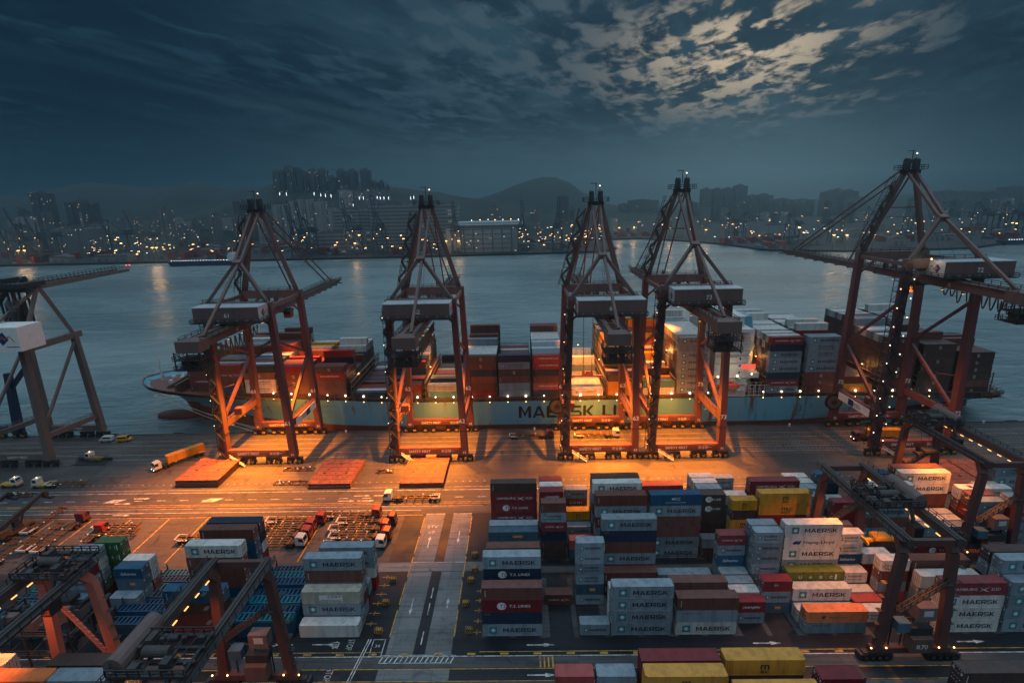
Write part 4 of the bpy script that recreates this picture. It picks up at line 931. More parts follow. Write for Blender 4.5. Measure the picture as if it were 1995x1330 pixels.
        lamp('boom_flood', 'SPOT', (0, yw + 22, gz - 1.0), 190000 * e, SODIUM, root, (0, yw + 24, 0), .6, R(70), .9)
    mb = MB(); k = 0
    for z in range(6, int(top) - 2, 3 if tower_lamps else 9):
        k += 1; f = (z - 3) / (top - 3); P('stair_lamp', MB().ball((-hx - 1.9 + (hx - tx) * f + (3.6 if k % 2 and tower_lamps else 0), yl - 1.7, z), .17 if tower_lamps else .12, 6, 4), M_white_bulb)
    return root
quay_crane('61', -90.6, 48.2, 86.0, 'red quay crane numbered 61 over the bow, leftmost crane on the ship', logo_side=1, tips=263, trolley_y=198, lamps=1.1, fwd=(760000, 90, -6, 21))
quay_crane('62', -31.7, 48.2, 86.0, 'red quay crane numbered 62, second from the bow', logo_side=1, house_dx=-.2, tips=262, trolley_y=194, lamps=.9, fwd=(650000, 84, -6, 16))
quay_crane('63', 26.2, 48.2, 86.0, 'red quay crane numbered 63 hanging its spreader over the open bay', logo_side=-1, house_dx=1.4, trolley_y=203, spreader=(0, 17), lamps=1.1)
quay_crane('73', 55.2, 51.0, 89.5, 'red quay crane numbered 73 close beside crane 63', logo_side=-1, house_dx=1.3, tips=263, trolley_y=205, lamps=.9)
quay_crane('72', 130.8, 57.6, 94.0, 'tallest quay crane, numbered 72, with a lamp-lit stair tower', logo_side=-1, house_dx=4.8, land_end=136, tips=270, trolley_y=176, fwd=(90000, 70, 0, 14), lamps=.11, tower_lamps=True, spread_x=12.6)
# left cranes of another make, seen in part
M_brown_c = mat('crane_grey_brown', (0.155, 0.120, 0.108), 0.55, dirt=0.45, scale=0.3, rust=0.2, streak=True)
def low_crane(cx, label, m, house=True):
    oy = (DL + DW) / 2; yl, yw = DL - oy, DW - oy; root = empty('quay_crane', (cx, oy, 0)); tag(root, label, 'crane', 'quay cranes at the left berth')
    P = lambda nm, mb, mats: mb.build(nm, mats, root)
    hx = 10.5
    for sx in (-1, 1):
        for y in (yl, yw): P('leg', MB().beam((sx * hx, y, 2.6), (sx * (hx - 1.5), y + (2 if y < 0 else -1), 42), 2.1, 2.3, 1.8, 1.9), m)
        mb = MB(); mb.beam((sx * (hx - .3), yl, 11), (sx * (hx - .3), yw, 9), 1.2, 1.7); railing(mb, (sx * (hx - .3), yl + 1, 12), (sx * (hx - .3), yw - 1, 10), 1.1, 2.4); P('portal_beam', mb, m)
        mb = MB(); mb.beam((sx * (hx - .5), yl, 12), (sx * (hx - 1.3), yw - 1, 40), .8); P('brace', mb, m)
        mb = MB(); mb.beam((sx * (hx - 1.5), yl + 2, 41.5), (sx * (hx - 1.5), yw + 2, 41.5), 1.5, 2.2); P('girder', mb, m)
        mb = MB(); mb.beam((sx * (hx - 1.5), yw - 1, 42), (sx * 5, yw - 6, 60), 1.2); mb.beam((sx * (hx - 1.5), yl + 2, 42), (sx * 5, yw - 7, 60), 1.0); mb.beam((sx * 5, yw - 7, 60), (sx * 4.5, yl - 12, 45), .8); P('apex_leg', mb, m)
    for y in (yl, yw):
        mb = MB(); mb.box(-hx - .8, hx + .8, y - .9, y + .9, 3.0, 5.2, 0); mb.text('SAFETY FIRST', 0, y - .93, 3.6, 1.2, slot=1, bold=.012); P('sill_beam', mb, [m, M_letter_w])
        for x in (-hx, -hx * .4, hx * .4, hx): bogie(root, x, y, [M_steel, M_rubber, M_steel])
    mb = MB()
    for sx in (-1, 1):
        mb.beam((sx * 3.2, yw - 12, 60.2), (sx * 2.6, yw + 42, 60.2), 1.0, 2.0, .8, 1.2); railing(mb, (sx * 3.8, yw - 10, 61.2), (sx * 3.2, yw + 42, 61), 1.2, 2, 1)
    for i in range(9): mb.beam((-3, yw - 10 + i * 6, 60.4), (3, yw - 10 + i * 6, 60.4), .5, slot=1)
    P('boom', mb, [m, M_steel])
    mb = MB(); mb.box(-6, 6, yw - 14, yw - 4, 60.8, 62.4); mb.box(-3, -1, yw - 12, yw - 6, 62.4, 64); mb.wheel((2, yw - 8, 63.2), 1.2, 1, 'x'); railing(mb, (-6, yw - 14, 62.4), (6, yw - 14, 62.4), 1.2, 1.5); mb.beam((-8, yw - 12, 60), (8, yw - 12, 60), 1.2)
    for x in (-5, -2, 2, 5): mb.beam((x, yw - 11, 60), (x, yw - 11, 46), .5)
    mb.box(-2, 2, yw - 13, yw - 9, 46, 56); P('hoist_frame', mb, M_steel)
    for x in (4, 4.8): P('boom_lamp', MB().ball((x - 2, yw + 38 + x, 62.2), .3), M_red_bulb)
    zz = MB(); zigzag(zz, (-hx - .6, yl), 2.4, 2.8, 3, 41, 3.2, lean=(.04, .05)); zigzag(zz, (hx - 4, yl + 1), 2, 2.4, 42, 58, 3, lean=(-.1, .4)); P('stair_tower', zz, M_grate)
    if house:
        mb = MB(); y0, y1 = yl - 6, yl + 3; mb.box(-8, hx + 6, y0, y1, 43.2, 51, 0)
        fx = hx + 6.02; mb.box(-12, -8, y0 - .3, y1, 43.2, 50, 4)
        mb.add([(hx + .8 + 1.9 * c_, y0 - .03, 47.4 + 2.2 * d_) for c_, d_ in ((-1, .15), (.2, 1), (1, -.15), (-.2, -1))], [(0, 1, 2, 3)], 1)
        mb.tube([(hx - .4, y0 - .06, 46.6), (hx + .8, y0 - .06, 48), (hx + 1.6, y0 - .06, 47.0), (hx + 3.0, y0 - .06, 48.3), (hx + 3.8, y0 - .06, 47.4), (hx + 4.4, y0 - .06, 46.4)], .16, 5, 2)
        mb.box(hx + 1.5, hx + 5.6, y0 - .04, y0, 44.6, 44.85, 3)
        P('machinery_house', mb, [M_letter_w, M_navy_l, M_orange_l, M_letter_k, PAINT['red']])
    return root
low_crane(-174.8, 'grey brown quay crane with a white winch house at the left berth', M_brown_c)
M_blue_c = mat('crane_dark_blue', (0.014, 0.028, 0.065), 0.5, dirt=0.4, scale=0.4)
rt = empty('quay_crane', (-196, 182, 0)); tag(rt, 'dark blue crane leg and orange lamp at the far left edge', 'crane', 'quay cranes at the left berth')
for y in (-6, 9):
    mb = MB(); mb.beam((-2, y, 2.5), (-2.2, y + 2, 26), 2.4, 2.6, 2.0, 2.0); mb.beam((-2.2, y + 2, 20), (8, y + 2, 31), 1.4); mb.build('leg', M_blue_c, rt)
    mb = MB(); mb.box(-12, 0, y - .8, y + .8, 2.5, 5); mb.build('sill_beam', M_blue_c, rt)
    bogie(rt, -2, y, [M_steel, M_rubber, M_yellow]); bogie(rt, -10, y, [M_steel, M_rubber, M_yellow])
MB().box(-2.6, 2.0, -9, -6.2, 12.2, 13.6).build('winch_platform', M_blue_c, rt); MB().ball((1.2, -9.4, 14), .5).build('platform_lamp', M_warm_bulb, rt)
# ------------------------------------------------------------------ yard gantries on rubber tyres
M_gantry = mat('gantry_red_paint', (0.095, 0.044, 0.042), 0.55, dirt=0.45, scale=0.4, rust=0.3, streak=True)
M_gant_or = mat('gantry_orange_paint', (0.42, 0.150, 0.110), 0.55, dirt=0.4, scale=0.5, rust=0.2, streak=True)
M_gird = mat('gantry_girder_paint', (0.062, 0.050, 0.050), 0.55, dirt=0.5, scale=0.5, rust=0.2)
M_cover = mat('trolley_cover_sheet', (0.150, 0.105, 0.098), 0.6, dirt=0.4, scale=.5)
def yard_gantry(cx, y0, y1, label, paint, num=None, gap=8.6, ty=.5, top=26.2, near_kit=True, far_kit=True, spread_z=17, light=1.0, cover=1):
    """girders run along y from y0 (near) to y1 (far)"""
    root = empty('yard_gantry', (cx, y0, 0)); tag(root, label, 'gantry crane', 'rubber tyred yard gantries')
    L = y1 - y0; P = lambda nm, mb, mats: mb.build(nm, mats, root); g2 = gap / 2; f2 = g2 + 1.6
    mats = [paint, M_letter_w, M_steel]; gmats = [M_gird, M_letter_w, M_steel]
    for y, kit in ((0, near_kit), (L, far_kit)):
        s_ = -1 if y == 0 else 1
        for sx in (-1, 1):
            mb = MB(); mb.beam((sx * f2, y, 2.6), (sx * (g2 + .2), y, top - 3), 1.7, 1.25, 1.5, 1.3); mb.beam((sx * (g2 + .2), y, top - 3), (sx * g2, y - s_ * 1.8, top - .3), 1.5, 1.3, 1.3, 1.6)
            for z in range(5, int(top) - 3, 3): mb.box(sx * (f2 + .9) - .5, sx * (f2 + .9) + .3, y - .5, y + .5, z, z + .08, 2)
            P('leg', mb, mats)
        mb = MB(); mb.box(-f2 - 1.6, f2 + 1.6, y - .65, y + .65, 1.7, 2.9); P('sill_beam', mb, mats)
        for sx in (-1, 1):
            mb = MB(); x = sx * (f2 + .4); mb.box(x - 2.4, x + 2.4, y - .55, y + .55, 1.15, 1.75)
            for dx_ in (-1.9, -.65, .65, 1.9):
                mb.box(x + dx_ - .15, x + dx_ + .15, y - .7, y + .7, .65, 1.2)
            mb.box(x - 3.1, x - 2.5, y - .8, y + .8, .3, 1.5); mb.box(x + 2.5, x + 3.1, y - .8, y + .8, .3, 1.5)
            wt = P('wheel_truck', mb, [M_steel, M_rubber, M_grate])
            for dx_ in (-1.9, -.65, .65, 1.9):
                for y_ in (-.62, .62): w_ = bpy.data.objects.new('wheel', GANTRY_WHEEL); COL.objects.link(w_); w_.parent = wt; w_.location = (x + dx_, y + y_, .79)
            for dx_ in (-1, 1): P('corner_lamp', MB().ball((x + dx_ * 1.4, y - .9, 3.2), .15), M_warm_bulb)
        if kit:
            yy = y - .75
            mb = MB(); mb.box(-1.2, 2.7, yy - 1.3, yy + .9, 3.1, 6.1, 0)
            if num: mb.text(num, .75, yy - 1.33, 4.0, 1.35, slot=1, bold=.01)
            P('engine_house', mb, [M_crane_up, M_letter_w])
            mb = MB(); mb.box(-3.9, -1.6, yy - .8, yy + 1.2, 7.2, 9.2, 0); mb.box(-1.2, 2.9, yy - .4, yy + 1.4, 6.2, 7.8, 1); mb.box(-.2, 3.2, yy - .2, yy + 1.8, 9.2, 12.0, 2); mb.box(.8, 2.5, yy - .26, yy - .2, 10.2, 11.4, 3)
            for x in (-3.8, -1.7, 0, 3): mb.beam((x, yy + 1, 2.8), (x, yy + 1, 9.2), .2, slot=1)
            mb.beam((-4.6, yy + .9, 9), (4.0, yy + .9, 9), .25, slot=1); P('electric_house', mb, [PAINT['slate'], M_steel, M_cover, M_roofw])
            mb = MB(); a_ = Vector((-g2 + .3, y - .6, 10.8)); b_ = Vector((g2 - .4, y - .6, 17.0)); mb.beam(a_, b_, .9, .25); railing(mb, a_ + Vector((0, -.4, 0)), b_ + Vector((0, -.4, 0)), 1.0, 1.2); railing(mb, a_ + Vector((0, .4, 0)), b_ + Vector((0, .4, 0)), 1.0, 1.2); mb.box(g2 - 1, g2 + .6, y - 1.2, y + .4, 16.9, 17.05)
            P('stair', mb, M_grate)
        else:
            mb = MB(); a_ = Vector((-g2 + .6, y - .5, top - 5)); b_ = Vector((g2 + .2, y - .5, 8)); mb.beam(a_, b_, .8, .2)
            for i in range(16): p = a_.lerp(b_, i / 15); mb.beam(p + Vector((-.4, 0, .3)), p + Vector((.5, 0, .3)), .12)
            P('stair', mb, paint); P('tool_box', MB().box(-g2 + 1, -g2 + 5, y - 1.2, y + .8, 3.0, 5.2), paint)
    for sx in (-1, 1):
        mb = MB(); mb.box(sx * g2 - .5, sx * g2 + .5, -1.2, L + 1.2, top - 1.1, top + .5, 0); x = sx * (g2 + 1.0)
        mb.box(min(x, x + sx * .05) - .35, max(x, x + sx * .05) + .35, -1, L + 1, top - .1, top + .02, 2); railing(mb, (x + sx * .35, -1, top), (x + sx * .35, L + 1, top), 1.0, 1.8, 2, .05)
        mb.box(sx * g2 - .12, sx * g2 + .12, -1.2, L + 1.2, top + .5, top + .62, 2)
        if num: mb.text(num, sx * (g2 + .62), L - 2, top - .9, 1.0, slot=1, face='+x' if sx > 0 else '-x')
        P('girder', mb, gmats)
        for i in range(8):
            y = 3 + i * (L - 6) / 7; P('girder_lamp', MB().box(sx * (g2 - .55) - .09, sx * (g2 - .55) + .09, y - .5, y + .5, top - 1.46, top - 1.32), M_dim_bulb)
    for y in (-.6, L + .6): P('end_tie', MB().box(-g2 + .6, g2 - .6, y - .4, y + .4, top - 1.0, top + .2), paint)
    yc = L * ty
    mb = MB()
    for y in (-3.4, -1.2, 1.2, 3.4): mb.box(-g2 - .6, g2 + .6, yc + y - .25, yc + y + .25, top + .7, top + 1.15, 0)
    for x in (-g2, -1.4, 1.4, g2): mb.box(x - .25, x + .25, yc - 3.6, yc + 3.6, top + .72, top + 1.1, 0)
    for x in (-g2, g2):
        for y in (yc - 3, yc + 3): mb.wheel((x, y, top + .75), .4, .4, 'x', 10, 0)
    mb.wheel((-.3, yc - .4, top + 2.0), .75, 3.6, 'x', 14, 1); mb.box(-3, -2.1, yc + 1, yc + 2.8, top + 1.15, top + 2.4, 1); mb.box(1.6, 2.7, yc - 3, yc - 1.6, top + 1.15, top + 2.5, 0); mb.box(-2.6, -1.4, yc - 3.2, yc - 2.2, top + 1.15, top + 2.0, 1); mb.tube([(-1, yc + 2.2, top + 1.7), (1.0, yc + 2.2, top + 1.7)], .5, 10, 0)
    for i in range(16): x, y = rnd.uniform(-g2, g2), yc + rnd.uniform(-3.3, 3.3); mb.box(x - rnd.uniform(.1, .5), x + rnd.uniform(.1, .5), y - .25, y + .25, top + 1.1, top + 1.1 + rnd.uniform(.2, 1.2), i % 2)
    for i in range(6): x = -g2 + i * gap / 5; mb.beam((x, yc - 3.4, top + 1.2), (x + 1.2, yc + 3.4, top + 2.2), .1, slot=0)
    for a_, b_ in (((-g2 - .6, yc - 3.6), (g2 + .6, yc - 3.6)), ((-g2 - .6, yc + 3.6), (g2 + .6, yc + 3.6)), ((-g2 - .6, yc - 3.6), (-g2 - .6, yc + 3.6))): railing(mb, a_ + (top + 1.15,), b_ + (top + 1.15,), 1.0, 1.4, 0)
    P('trolley', mb, [M_steel, M_grate])
    if cover:
        mb = MB(); n_ = 7; prof_ = [(g2 + .2 + 1.35 * math.cos(math.pi * i / n_) + .2, top + 1.3 + 1.5 * math.sin(math.pi * i / n_)) for i in range(n_ + 1)]
        mb.prism([(q_ * cover - (1 if cover < 0 else 0) * .0, w_) for q_, w_ in prof_ + [(g2 - .9, top + .7), (g2 + 1.7, top + .7)]], yc - 2.5, yc + 6.0); P('trolley_cover', mb, M_cover)
    mb = MB(); mb.prism([(g2 - 2.6, top - 4.2), (g2 - .9, top - 4.2), (g2 - .8, top - 1.9), (g2 - 2.7, top - 1.9)], yc - 6.2, yc - 4.0, 0); mb.box(g2 - 2.5, g2 - 1.0, yc - 6.26, yc - 6.2, top - 3.9, top - 2.4, 1); mb.beam((g2 - 1.8, yc - 4.6, top - 2), (g2 - 1.8, yc - 3.2, top + .9), .5, slot=0)
    P('operator_cab', mb, [M_steel, M_glass])
    mb = MB(); sz = spread_z; mb.box(-3.1, 3.1, yc - .4, yc + .4, sz + .2, sz + .7)
    for x in (-3, 3): mb.box(x - .18, x + .18, yc - 1.2, yc + 1.2, sz, sz + .6)
    mb.box(-1.6, 1.6, yc - 1.1, yc + 1.1, sz + .9, sz + 1.6); P('spreader', mb, M_yellow if num == 'R70' else M_steel)
    mb = MB()
    for x in (-1.3, 1.3):
        for y in (-.9, .9): mb.tube([(x * 1.4, yc + y * 2, top + .8), (x, yc + y, sz + 1.4)], .05, 4)
    P('hoist_rope', mb, M_steel)
    if light:
        for y in (L * .25, L * .72): lamp('girder_flood', 'SPOT', (-g2 + 1.4, y, top - 1.6), 13000 * light, SODIUM, root, (-g2 - 2.0, y - 1, 0), .5, R(120), .7)
    return root
yard_gantry(72.6, 84.0, 110.0, 'dark red yard gantry R70 astride the near block with an orange spreader', M_gantry, 'R70', ty=.46, light=.75)
yard_gantry(109.8, 111.6, 137.0, 'yard gantry over the rear block at the right frame edge', M_gantry, 'R76', ty=.86, light=1.1, cover=1)
yard_gantry(-80.8, 52.5, 79.0, 'orange red yard gantry with a sloping ladder at bottom left', M_gant_or, None, ty=.96, near_kit=False, far_kit=False, light=.8, gap=8.2, cover=0, spread_z=19)
yard_gantry(-49.8, 52.5, 79.0, 'yard gantry with brown cabins nearest the stop line', M_gantry, None, ty=.24, near_kit=False, light=.6, gap=9.2, cover=-1)
# ------------------------------------------------------------------ the container ship
SX0, SX1, SYC, SHB = -163.0, 190.0, 217.3, 21.2
M_hull = mat('hull_blue_paint', (0.110, 0.340, 0.450), 0.5, dirt=0.5, scale=0.13, dirtcol=(0.20, 0.37, 0.43), rust=0.95, rlo=0.555, streak=True)
M_boot = mat('hull_red_paint', (0.120, 0.040, 0.032), 0.6, dirt=0.5, scale=0.2, streak=True)
M_deck = mat('ship_deck_paint', (0.185, 0.075, 0.058), 0.6, dirt=0.5, scale=0.3)
M_shipw = mat('ship_white_paint', (0.62, 0.61, 0.58), 0.5, dirt=0.3, scale=0.3, rust=0.2, streak=True)
M_lash = mat('lashing_bridge_paint', (0.130, 0.085, 0.060), 0.6, dirt=0.5, scale=0.5, rust=0.3)
ship = empty('container_ship', ((SX0 + SX1) / 2, SYC, -3)); OX, OY, OZ = (SX0 + SX1) / 2, SYC, -3
tag(ship, 'long pale blue container ship moored along the quay, loaded with stacked containers', 'ship')
def interp(t, pts):
    for (a, b), (c, d) in zip(pts[:-1], pts[1:]):
        if t <= c: return b + (d - b) * max(0, (t - a)) / (c - a)
    return pts[-1][1]
def zd(x): return interp(x, [(-163, 15.4), (-140, 14.6), (-112, 13.6), (-80, 11.8), (-52, 10.3), (-20, 9.9), (120, 10.1), (170, 9.4), (190, 8.4)])
def hbd(x): return interp(x, [(-163, .6), (-160, 7.0), (-154, 12.2), (-145, 16.2), (-132, 19.2), (-118, 20.8), (-104, SHB), (172, SHB), (184, 20.0), (190, 17.5)])
def hbw(x): return interp(x, [(-163, .1), (-147, .15), (-138, 3.6), (-125, 8.6), (-110, 13.8), (-92, 18.6), (-70, 20.9), (-50, SHB), (100, SHB), (125, 19.0), (145, 13.5), (165, 6.0), (190, 1.2)])
def zr(x): return interp(x, [(-163, 4.2), (-140, 3.6), (-100, 1.8), (-50, .2), (110, .2), (140, .4), (165, .8), (190, 1.5)])
xs = [-163, -161, -158, -154, -150, -146, -142, -138, -133, -128, -122, -116, -110, -102, -94, -84, -72, -60, -48, -20, 20, 60, 100, 115, 130, 145, 158, 170, 180, 186, 190]
mb = MB(); vs = []; LV = 8
for x in xs:
    zt = zd(x); zrr = zr(x); lv = [-4.2, -2.0, zrr, zrr + .01 + (zt - zrr) * .12, zrr + (zt - zrr) * .32, zrr + (zt - zrr) * .55, zrr + (zt - zrr) * .8, zt]
    for s_ in (-1, 1):
        for z in lv:
            t = max(0, min(1, (z - zrr) / (zt - zrr))); h = hbw(x) + (hbd(x) - hbw(x)) * (t ** (1.5 if x < 0 else .62))
            f = max(0.0, 1 - (x + 163) / 24.0); stem = interp(z, [(-4.2, 20), (0, 17.8), (4, 16.2), (8, 11.5), (12, 5.5), (15.4, 0)])
            vs.append((x + stem * f - OX, s_ * h, z - OZ))
n = len(xs)
for i in range(n - 1):
    for s_ in (0, 1):
        for j in range(LV - 1):
            a = i * 2 * LV + s_ * LV + j; b = (i + 1) * 2 * LV + s_ * LV + j
            mb.f.append((a, b, b + 1, a + 1) if s_ == 0 else (a, a + 1, b + 1, b)); mb.m.append(1 if j < 2 else 0)
mb.v = vs
i = n - 1
for j in range(LV - 1):
    a = i * 2 * LV + j; b = a + LV; mb.f.append((a, b, b + 1, a + 1)); mb.m.append(1 if j < 2 else 0)
o = mb.build('hull', [M_hull, M_boot], ship)
def S_(nm, mb, mats):
    mb.v = [(x - OX, y - OY, z - OZ) for x, y, z in mb.v]; return mb.build(nm, mats, ship)
mb = MB(); ds = [x for x in xs if x >= -161]
for a, b in zip(ds[:-1], ds[1:]):
    fa = max(0.0, 1 - (a + 163) / 24.0) * interp(zd(a), [(12, 5.5), (15.4, 0)]); fb = max(0.0, 1 - (b + 163) / 24.0) * interp(zd(b), [(12, 5.5), (15.4, 0)])
    da, db = zd(a) - 1.3, zd(b) - 1.3; mb.add([(a + fa, SYC - hbd(a) * .985, da), (b + fb, SYC - hbd(b) * .985, db), (b + fb, SYC + hbd(b) * .985, db), (a + fa, SYC + hbd(a) * .985, da)], [(0, 1, 2, 3)])
S_('deck', mb, M_deck)
mb = MB()                                                            # bulwark rail round the bow
for s_ in (-1, 1):
    pr = None
    for x in [q for q in xs if q <= -94]:
        f = max(0.0, 1 - (x + 163) / 24.0) * 0; p = (x + f, SYC + s_ * hbd(x), zd(x) + .1)
        if pr: mb.beam(pr, p, .5, .5)
        pr = p
S_('bulwark', mb, M_deck)
mb = MB(); mb.ball((0, 0, 0), 1.0, 14, 9); mb.v = [(-152 + x * 9.5, SYC + y * 3.0, -2.3 + z * 2.6) for x, y, z in mb.v]; S_('bulb', mb, M_boot)
mb = MB(); block_letters(mb, 'MAERSK LINE', 22.5, SYC - SHB - .06, 2.9, 4.9, 48, 0); S_('hull_lettering', mb, M_letter_k)
mb = MB()
for i in range(5):
    x = -150 + i * 4.5; mb.box(x - .6, x + .6, SYC - 4 + (i % 3) * 3, SYC - 2.6 + (i % 3) * 3, zd(x) - 1.3, zd(x) + .3); mb.wheel((x + 1.5, SYC + 2 - (i % 2) * 4, zd(x) - .5), .7, 2.0, 'y', 10)
for i in range(7): x = -154 + i * 3; mb.box(x, x + 1.4, SYC + 3 + (i % 2) * 2, SYC + 4.2 + (i % 2) * 2, zd(x) - 1.3, zd(x) - .2)
S_('mooring_winch', mb, M_shipw)
mb = MB(); mb.beam((-148, SYC - 9, 13.6), (-139, SYC - 2, 18.5), 1.6, 1.4); mb.beam((-141, SYC - 3, 13), (-141, SYC - 3, 17.5), .6); mb.box(-139.6, -138.8, SYC - 17, SYC + 17, 13.4, 17.4); S_('breakwater', mb, M_lash)
mb = MB(); mb.beam((-156, SYC, 14), (-156, SYC, 24), .5, .5, .25, .25); mb.beam((-157, SYC, 22), (-155, SYC, 22), .2); S_('foremast', mb, M_shipw)
# bays: x start, near row tiers bottom to top, inner profile [(first row, last row, tiers, paints)], foot height
TH = 2.80
BAYS = [
 (-136, 3, "brown han brown maroon maroon", [(4, 13, 4, 'maroon')], 13.2),
 (-122.2, 0, "brown blue brown ham maroon", [(1, 8, 5, 'mix'), (9, 16, 6, 'mix')], 12.5),
 (-109.0, 0, "brown mkp mkp brd navy", [(1, 7, 5, 'mix'), (8, 16, 6, 'maroon')], 11.9),
 (-95.6, 0, "brd brd brd brd maroon", [(1, 5, 5, 'red'), (6, 11, 4, 'mix'), (12, 16, 5, 'yellow')], 11.4),
 (-81.4, 0, "brown brown brown hyu drk", [(1, 5, 5, 'red'), (6, 11, 3, 'mix'), (12, 16, 5, 'white')], 11.2),
 (-66.2, 0, "navy", [(1, 16, 1, 'mix')], 11.4),
 (-52.0, 0, "brown maroon", [(1, 4, 2, 'mix'), (5, 10, 4, 'mix'), (11, 16, 6, 'white')], 11.4),
 (-37.2, 0, "teal mks", [(1, 16, 1, 'mix')], 11.4),
 (-22.0, 0, "maroon brown brown navy brd drk", [(1, 8, 6, 'white'), (9, 16, 7, 'mix')], 11.6),
 (-9.1, 0, "grey grey brown drk mks navy", [(1, 16, 4, 'mix')], 11.6),
 (4.2, 0, "navy hyu brown navy hyu hyu", [(1, 14, 6, 'white'), (15, 16, 7, 'red')], 11.4),
 (19.4, 0, "mkp", [(1, 8, 1, 'white'), (9, 16, 2, 'white')], 11.4),
 (33.4, 0, "msc msc drk", [(1, 3, 3, 'mix'), (4, 16, 7, 'yellow')], 11.4),
 (47.2, 0, "white teal", [(1, 7, 2, 'yellow'), (8, 12, 4, 'yellow'), (13, 16, 7, 'yellow')], 11.4),
 (60.2, 0, "mk mk mk mk mk mk grey mk", [(1, 16, 8, 'white')], 11.8),
 (95.0, 0, "mk ham navy mk mk mk navy ham", [(1, 16, 8, 'white')], 11.3),
 (109.4, 0, "brown brd brd mk mk mks mks mk", [(1, 16, 8, 'white')], 11.2),
 (123.6, 0, "cai", [(1, 16, 2, 'mix')], 11.0),
 (138.6, 0, "drk brown drk drk dark drk brown drk", [(1, 7, 8, 'dwhite'), (8, 16, 9, 'dwhite')], 10.4),
 (153.0, 0, "dark drk drk dark drk dark drk", [(1, 7, 7, 'dark'), (8, 16, 9, 'dwhite')], 10.3),
 (168.0, 0, "drk brown drk drk drk drk", [(1, 16, 6, 'dark')], 9.6)]
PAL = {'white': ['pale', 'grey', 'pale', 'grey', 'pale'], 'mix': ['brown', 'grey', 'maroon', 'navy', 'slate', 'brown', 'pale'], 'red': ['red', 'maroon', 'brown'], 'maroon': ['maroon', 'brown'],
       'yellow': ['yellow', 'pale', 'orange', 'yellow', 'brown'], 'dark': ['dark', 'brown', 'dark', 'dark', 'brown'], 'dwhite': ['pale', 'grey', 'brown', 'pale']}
for x0, rr, near, inner, zf in BAYS:
    mb = MB(); w_ = 19.6 - rr * 2.5; z = zd(x0 + 6) - 1.35; mb.box(x0 - .2, x0 + LL + .2, SYC - w_, SYC + w_, z, zf - .25, 0); mb.box(x0 - .3, x0 + LL + .3, SYC - w_ - .7, SYC + w_ + .7, zf - .25, zf - .02, 0); S_('hatch_coaming', mb, M_lash)
cg = MB(); names = list(PAINT); r2 = random.Random(5)
for bi, (x0, rr, near, inner, zf) in enumerate(BAYS):
    for i, t in enumerate(T(near)):
        H = TH
        container(t, LL, H, x0 + LL / 2, SYC - SHB + .9 + rr * 2.52, zf + i * TH, '%s, %s, ship bay %d from bow' % (LIV[t][2], tier_word(i, len(T(near))), bi + 1), 'containers along the ship side', 0, 'deck_container')
    for a, b, tiers, pal in inner:
        for row in range(a, b + 1):
            tt = tiers + (r2.random() < .12) - (r2.random() < .10)
            for i in range(tt):
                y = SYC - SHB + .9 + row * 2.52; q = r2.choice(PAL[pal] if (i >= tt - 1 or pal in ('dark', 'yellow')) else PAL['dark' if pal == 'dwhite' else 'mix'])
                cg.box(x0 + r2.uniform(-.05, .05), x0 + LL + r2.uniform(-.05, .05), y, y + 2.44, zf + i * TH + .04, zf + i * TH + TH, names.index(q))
                if tt - i <= 7:                                        # door bars at the two ends
                    for xx in (x0 - .07, x0 + LL + .07):
                        for k in (.35, .9, 1.55, 2.1): cg.box(xx - .04, xx + .04, y + k - .03, y + k + .03, zf + i * TH + .15, zf + i * TH + TH - .15, len(names))
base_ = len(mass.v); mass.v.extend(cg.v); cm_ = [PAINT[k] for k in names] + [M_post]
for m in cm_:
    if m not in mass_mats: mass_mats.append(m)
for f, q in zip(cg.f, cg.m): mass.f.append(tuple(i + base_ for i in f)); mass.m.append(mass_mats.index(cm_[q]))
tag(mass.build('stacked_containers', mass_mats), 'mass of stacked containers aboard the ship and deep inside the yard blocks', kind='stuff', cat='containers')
# lashing bridges between the bays, side posts and walkway
edges = sorted([b[0] for b in BAYS[1:]] + [BAYS[-1][0] + LL + 1.4, 60.2 + LL + 1.2])
for x in edges:
    mb = MB(); xx = x - .75; h = 9.0 if x < 70 else 11.0; zb = zd(x) - 1.3
    for k in range(18): y = SYC - SHB + .5 + k * 2.48; mb.beam((xx, y, zb), (xx, y, zb + h), .28)
    for z in (4.4, 6.8, 9.0):
        mb.box(xx - .45, xx + .45, SYC - SHB + .4, SYC + SHB - .4, zb + z - .1, zb + z + .05); mb.beam((xx - .4, SYC - SHB + .4, zb + z + 1), (xx - .4, SYC + SHB - .4, zb + z + 1), .08)
    for k in range(0, 17, 4): y = SYC - SHB + .5 + k * 2.48; mb.beam((xx, y, zb), (xx, y + 2.48, zb + 4.4), .14); mb.beam((xx, y + 2.48, zb), (xx, y, zb + 4.4), .14)
    S_('lashing_bridge', mb, M_lash)
mb = MB()
for x in range(-118, 184, 4):
    if 74 < x < 95: continue
    z = zd(x); mb.box(x - .2, x + .2, SYC - SHB + .35, SYC - SHB + .9, z - 1.3, z + 1.4)
    for s_ in (0, 1): mb.beam((x + 2, SYC - SHB + .15, z), (x + 2, SYC - SHB + .15, z + 1.1), .08)
    mb.beam((x, SYC - SHB + .15, z + 1.1), (x + 4, SYC - SHB + .15, zd(x + 4) + 1.1), .08); mb.beam((x, SYC - SHB + .15, z + .55), (x + 4, SYC - SHB + .15, zd(x + 4) + .55), .06)
    mb.beam((x, SYC - SHB + .6, z + 1.3), (x + 4, SYC - SHB + .6, zd(x + 4) + 1.3), .4, .2)
S_('side_rail', mb, M_lash)
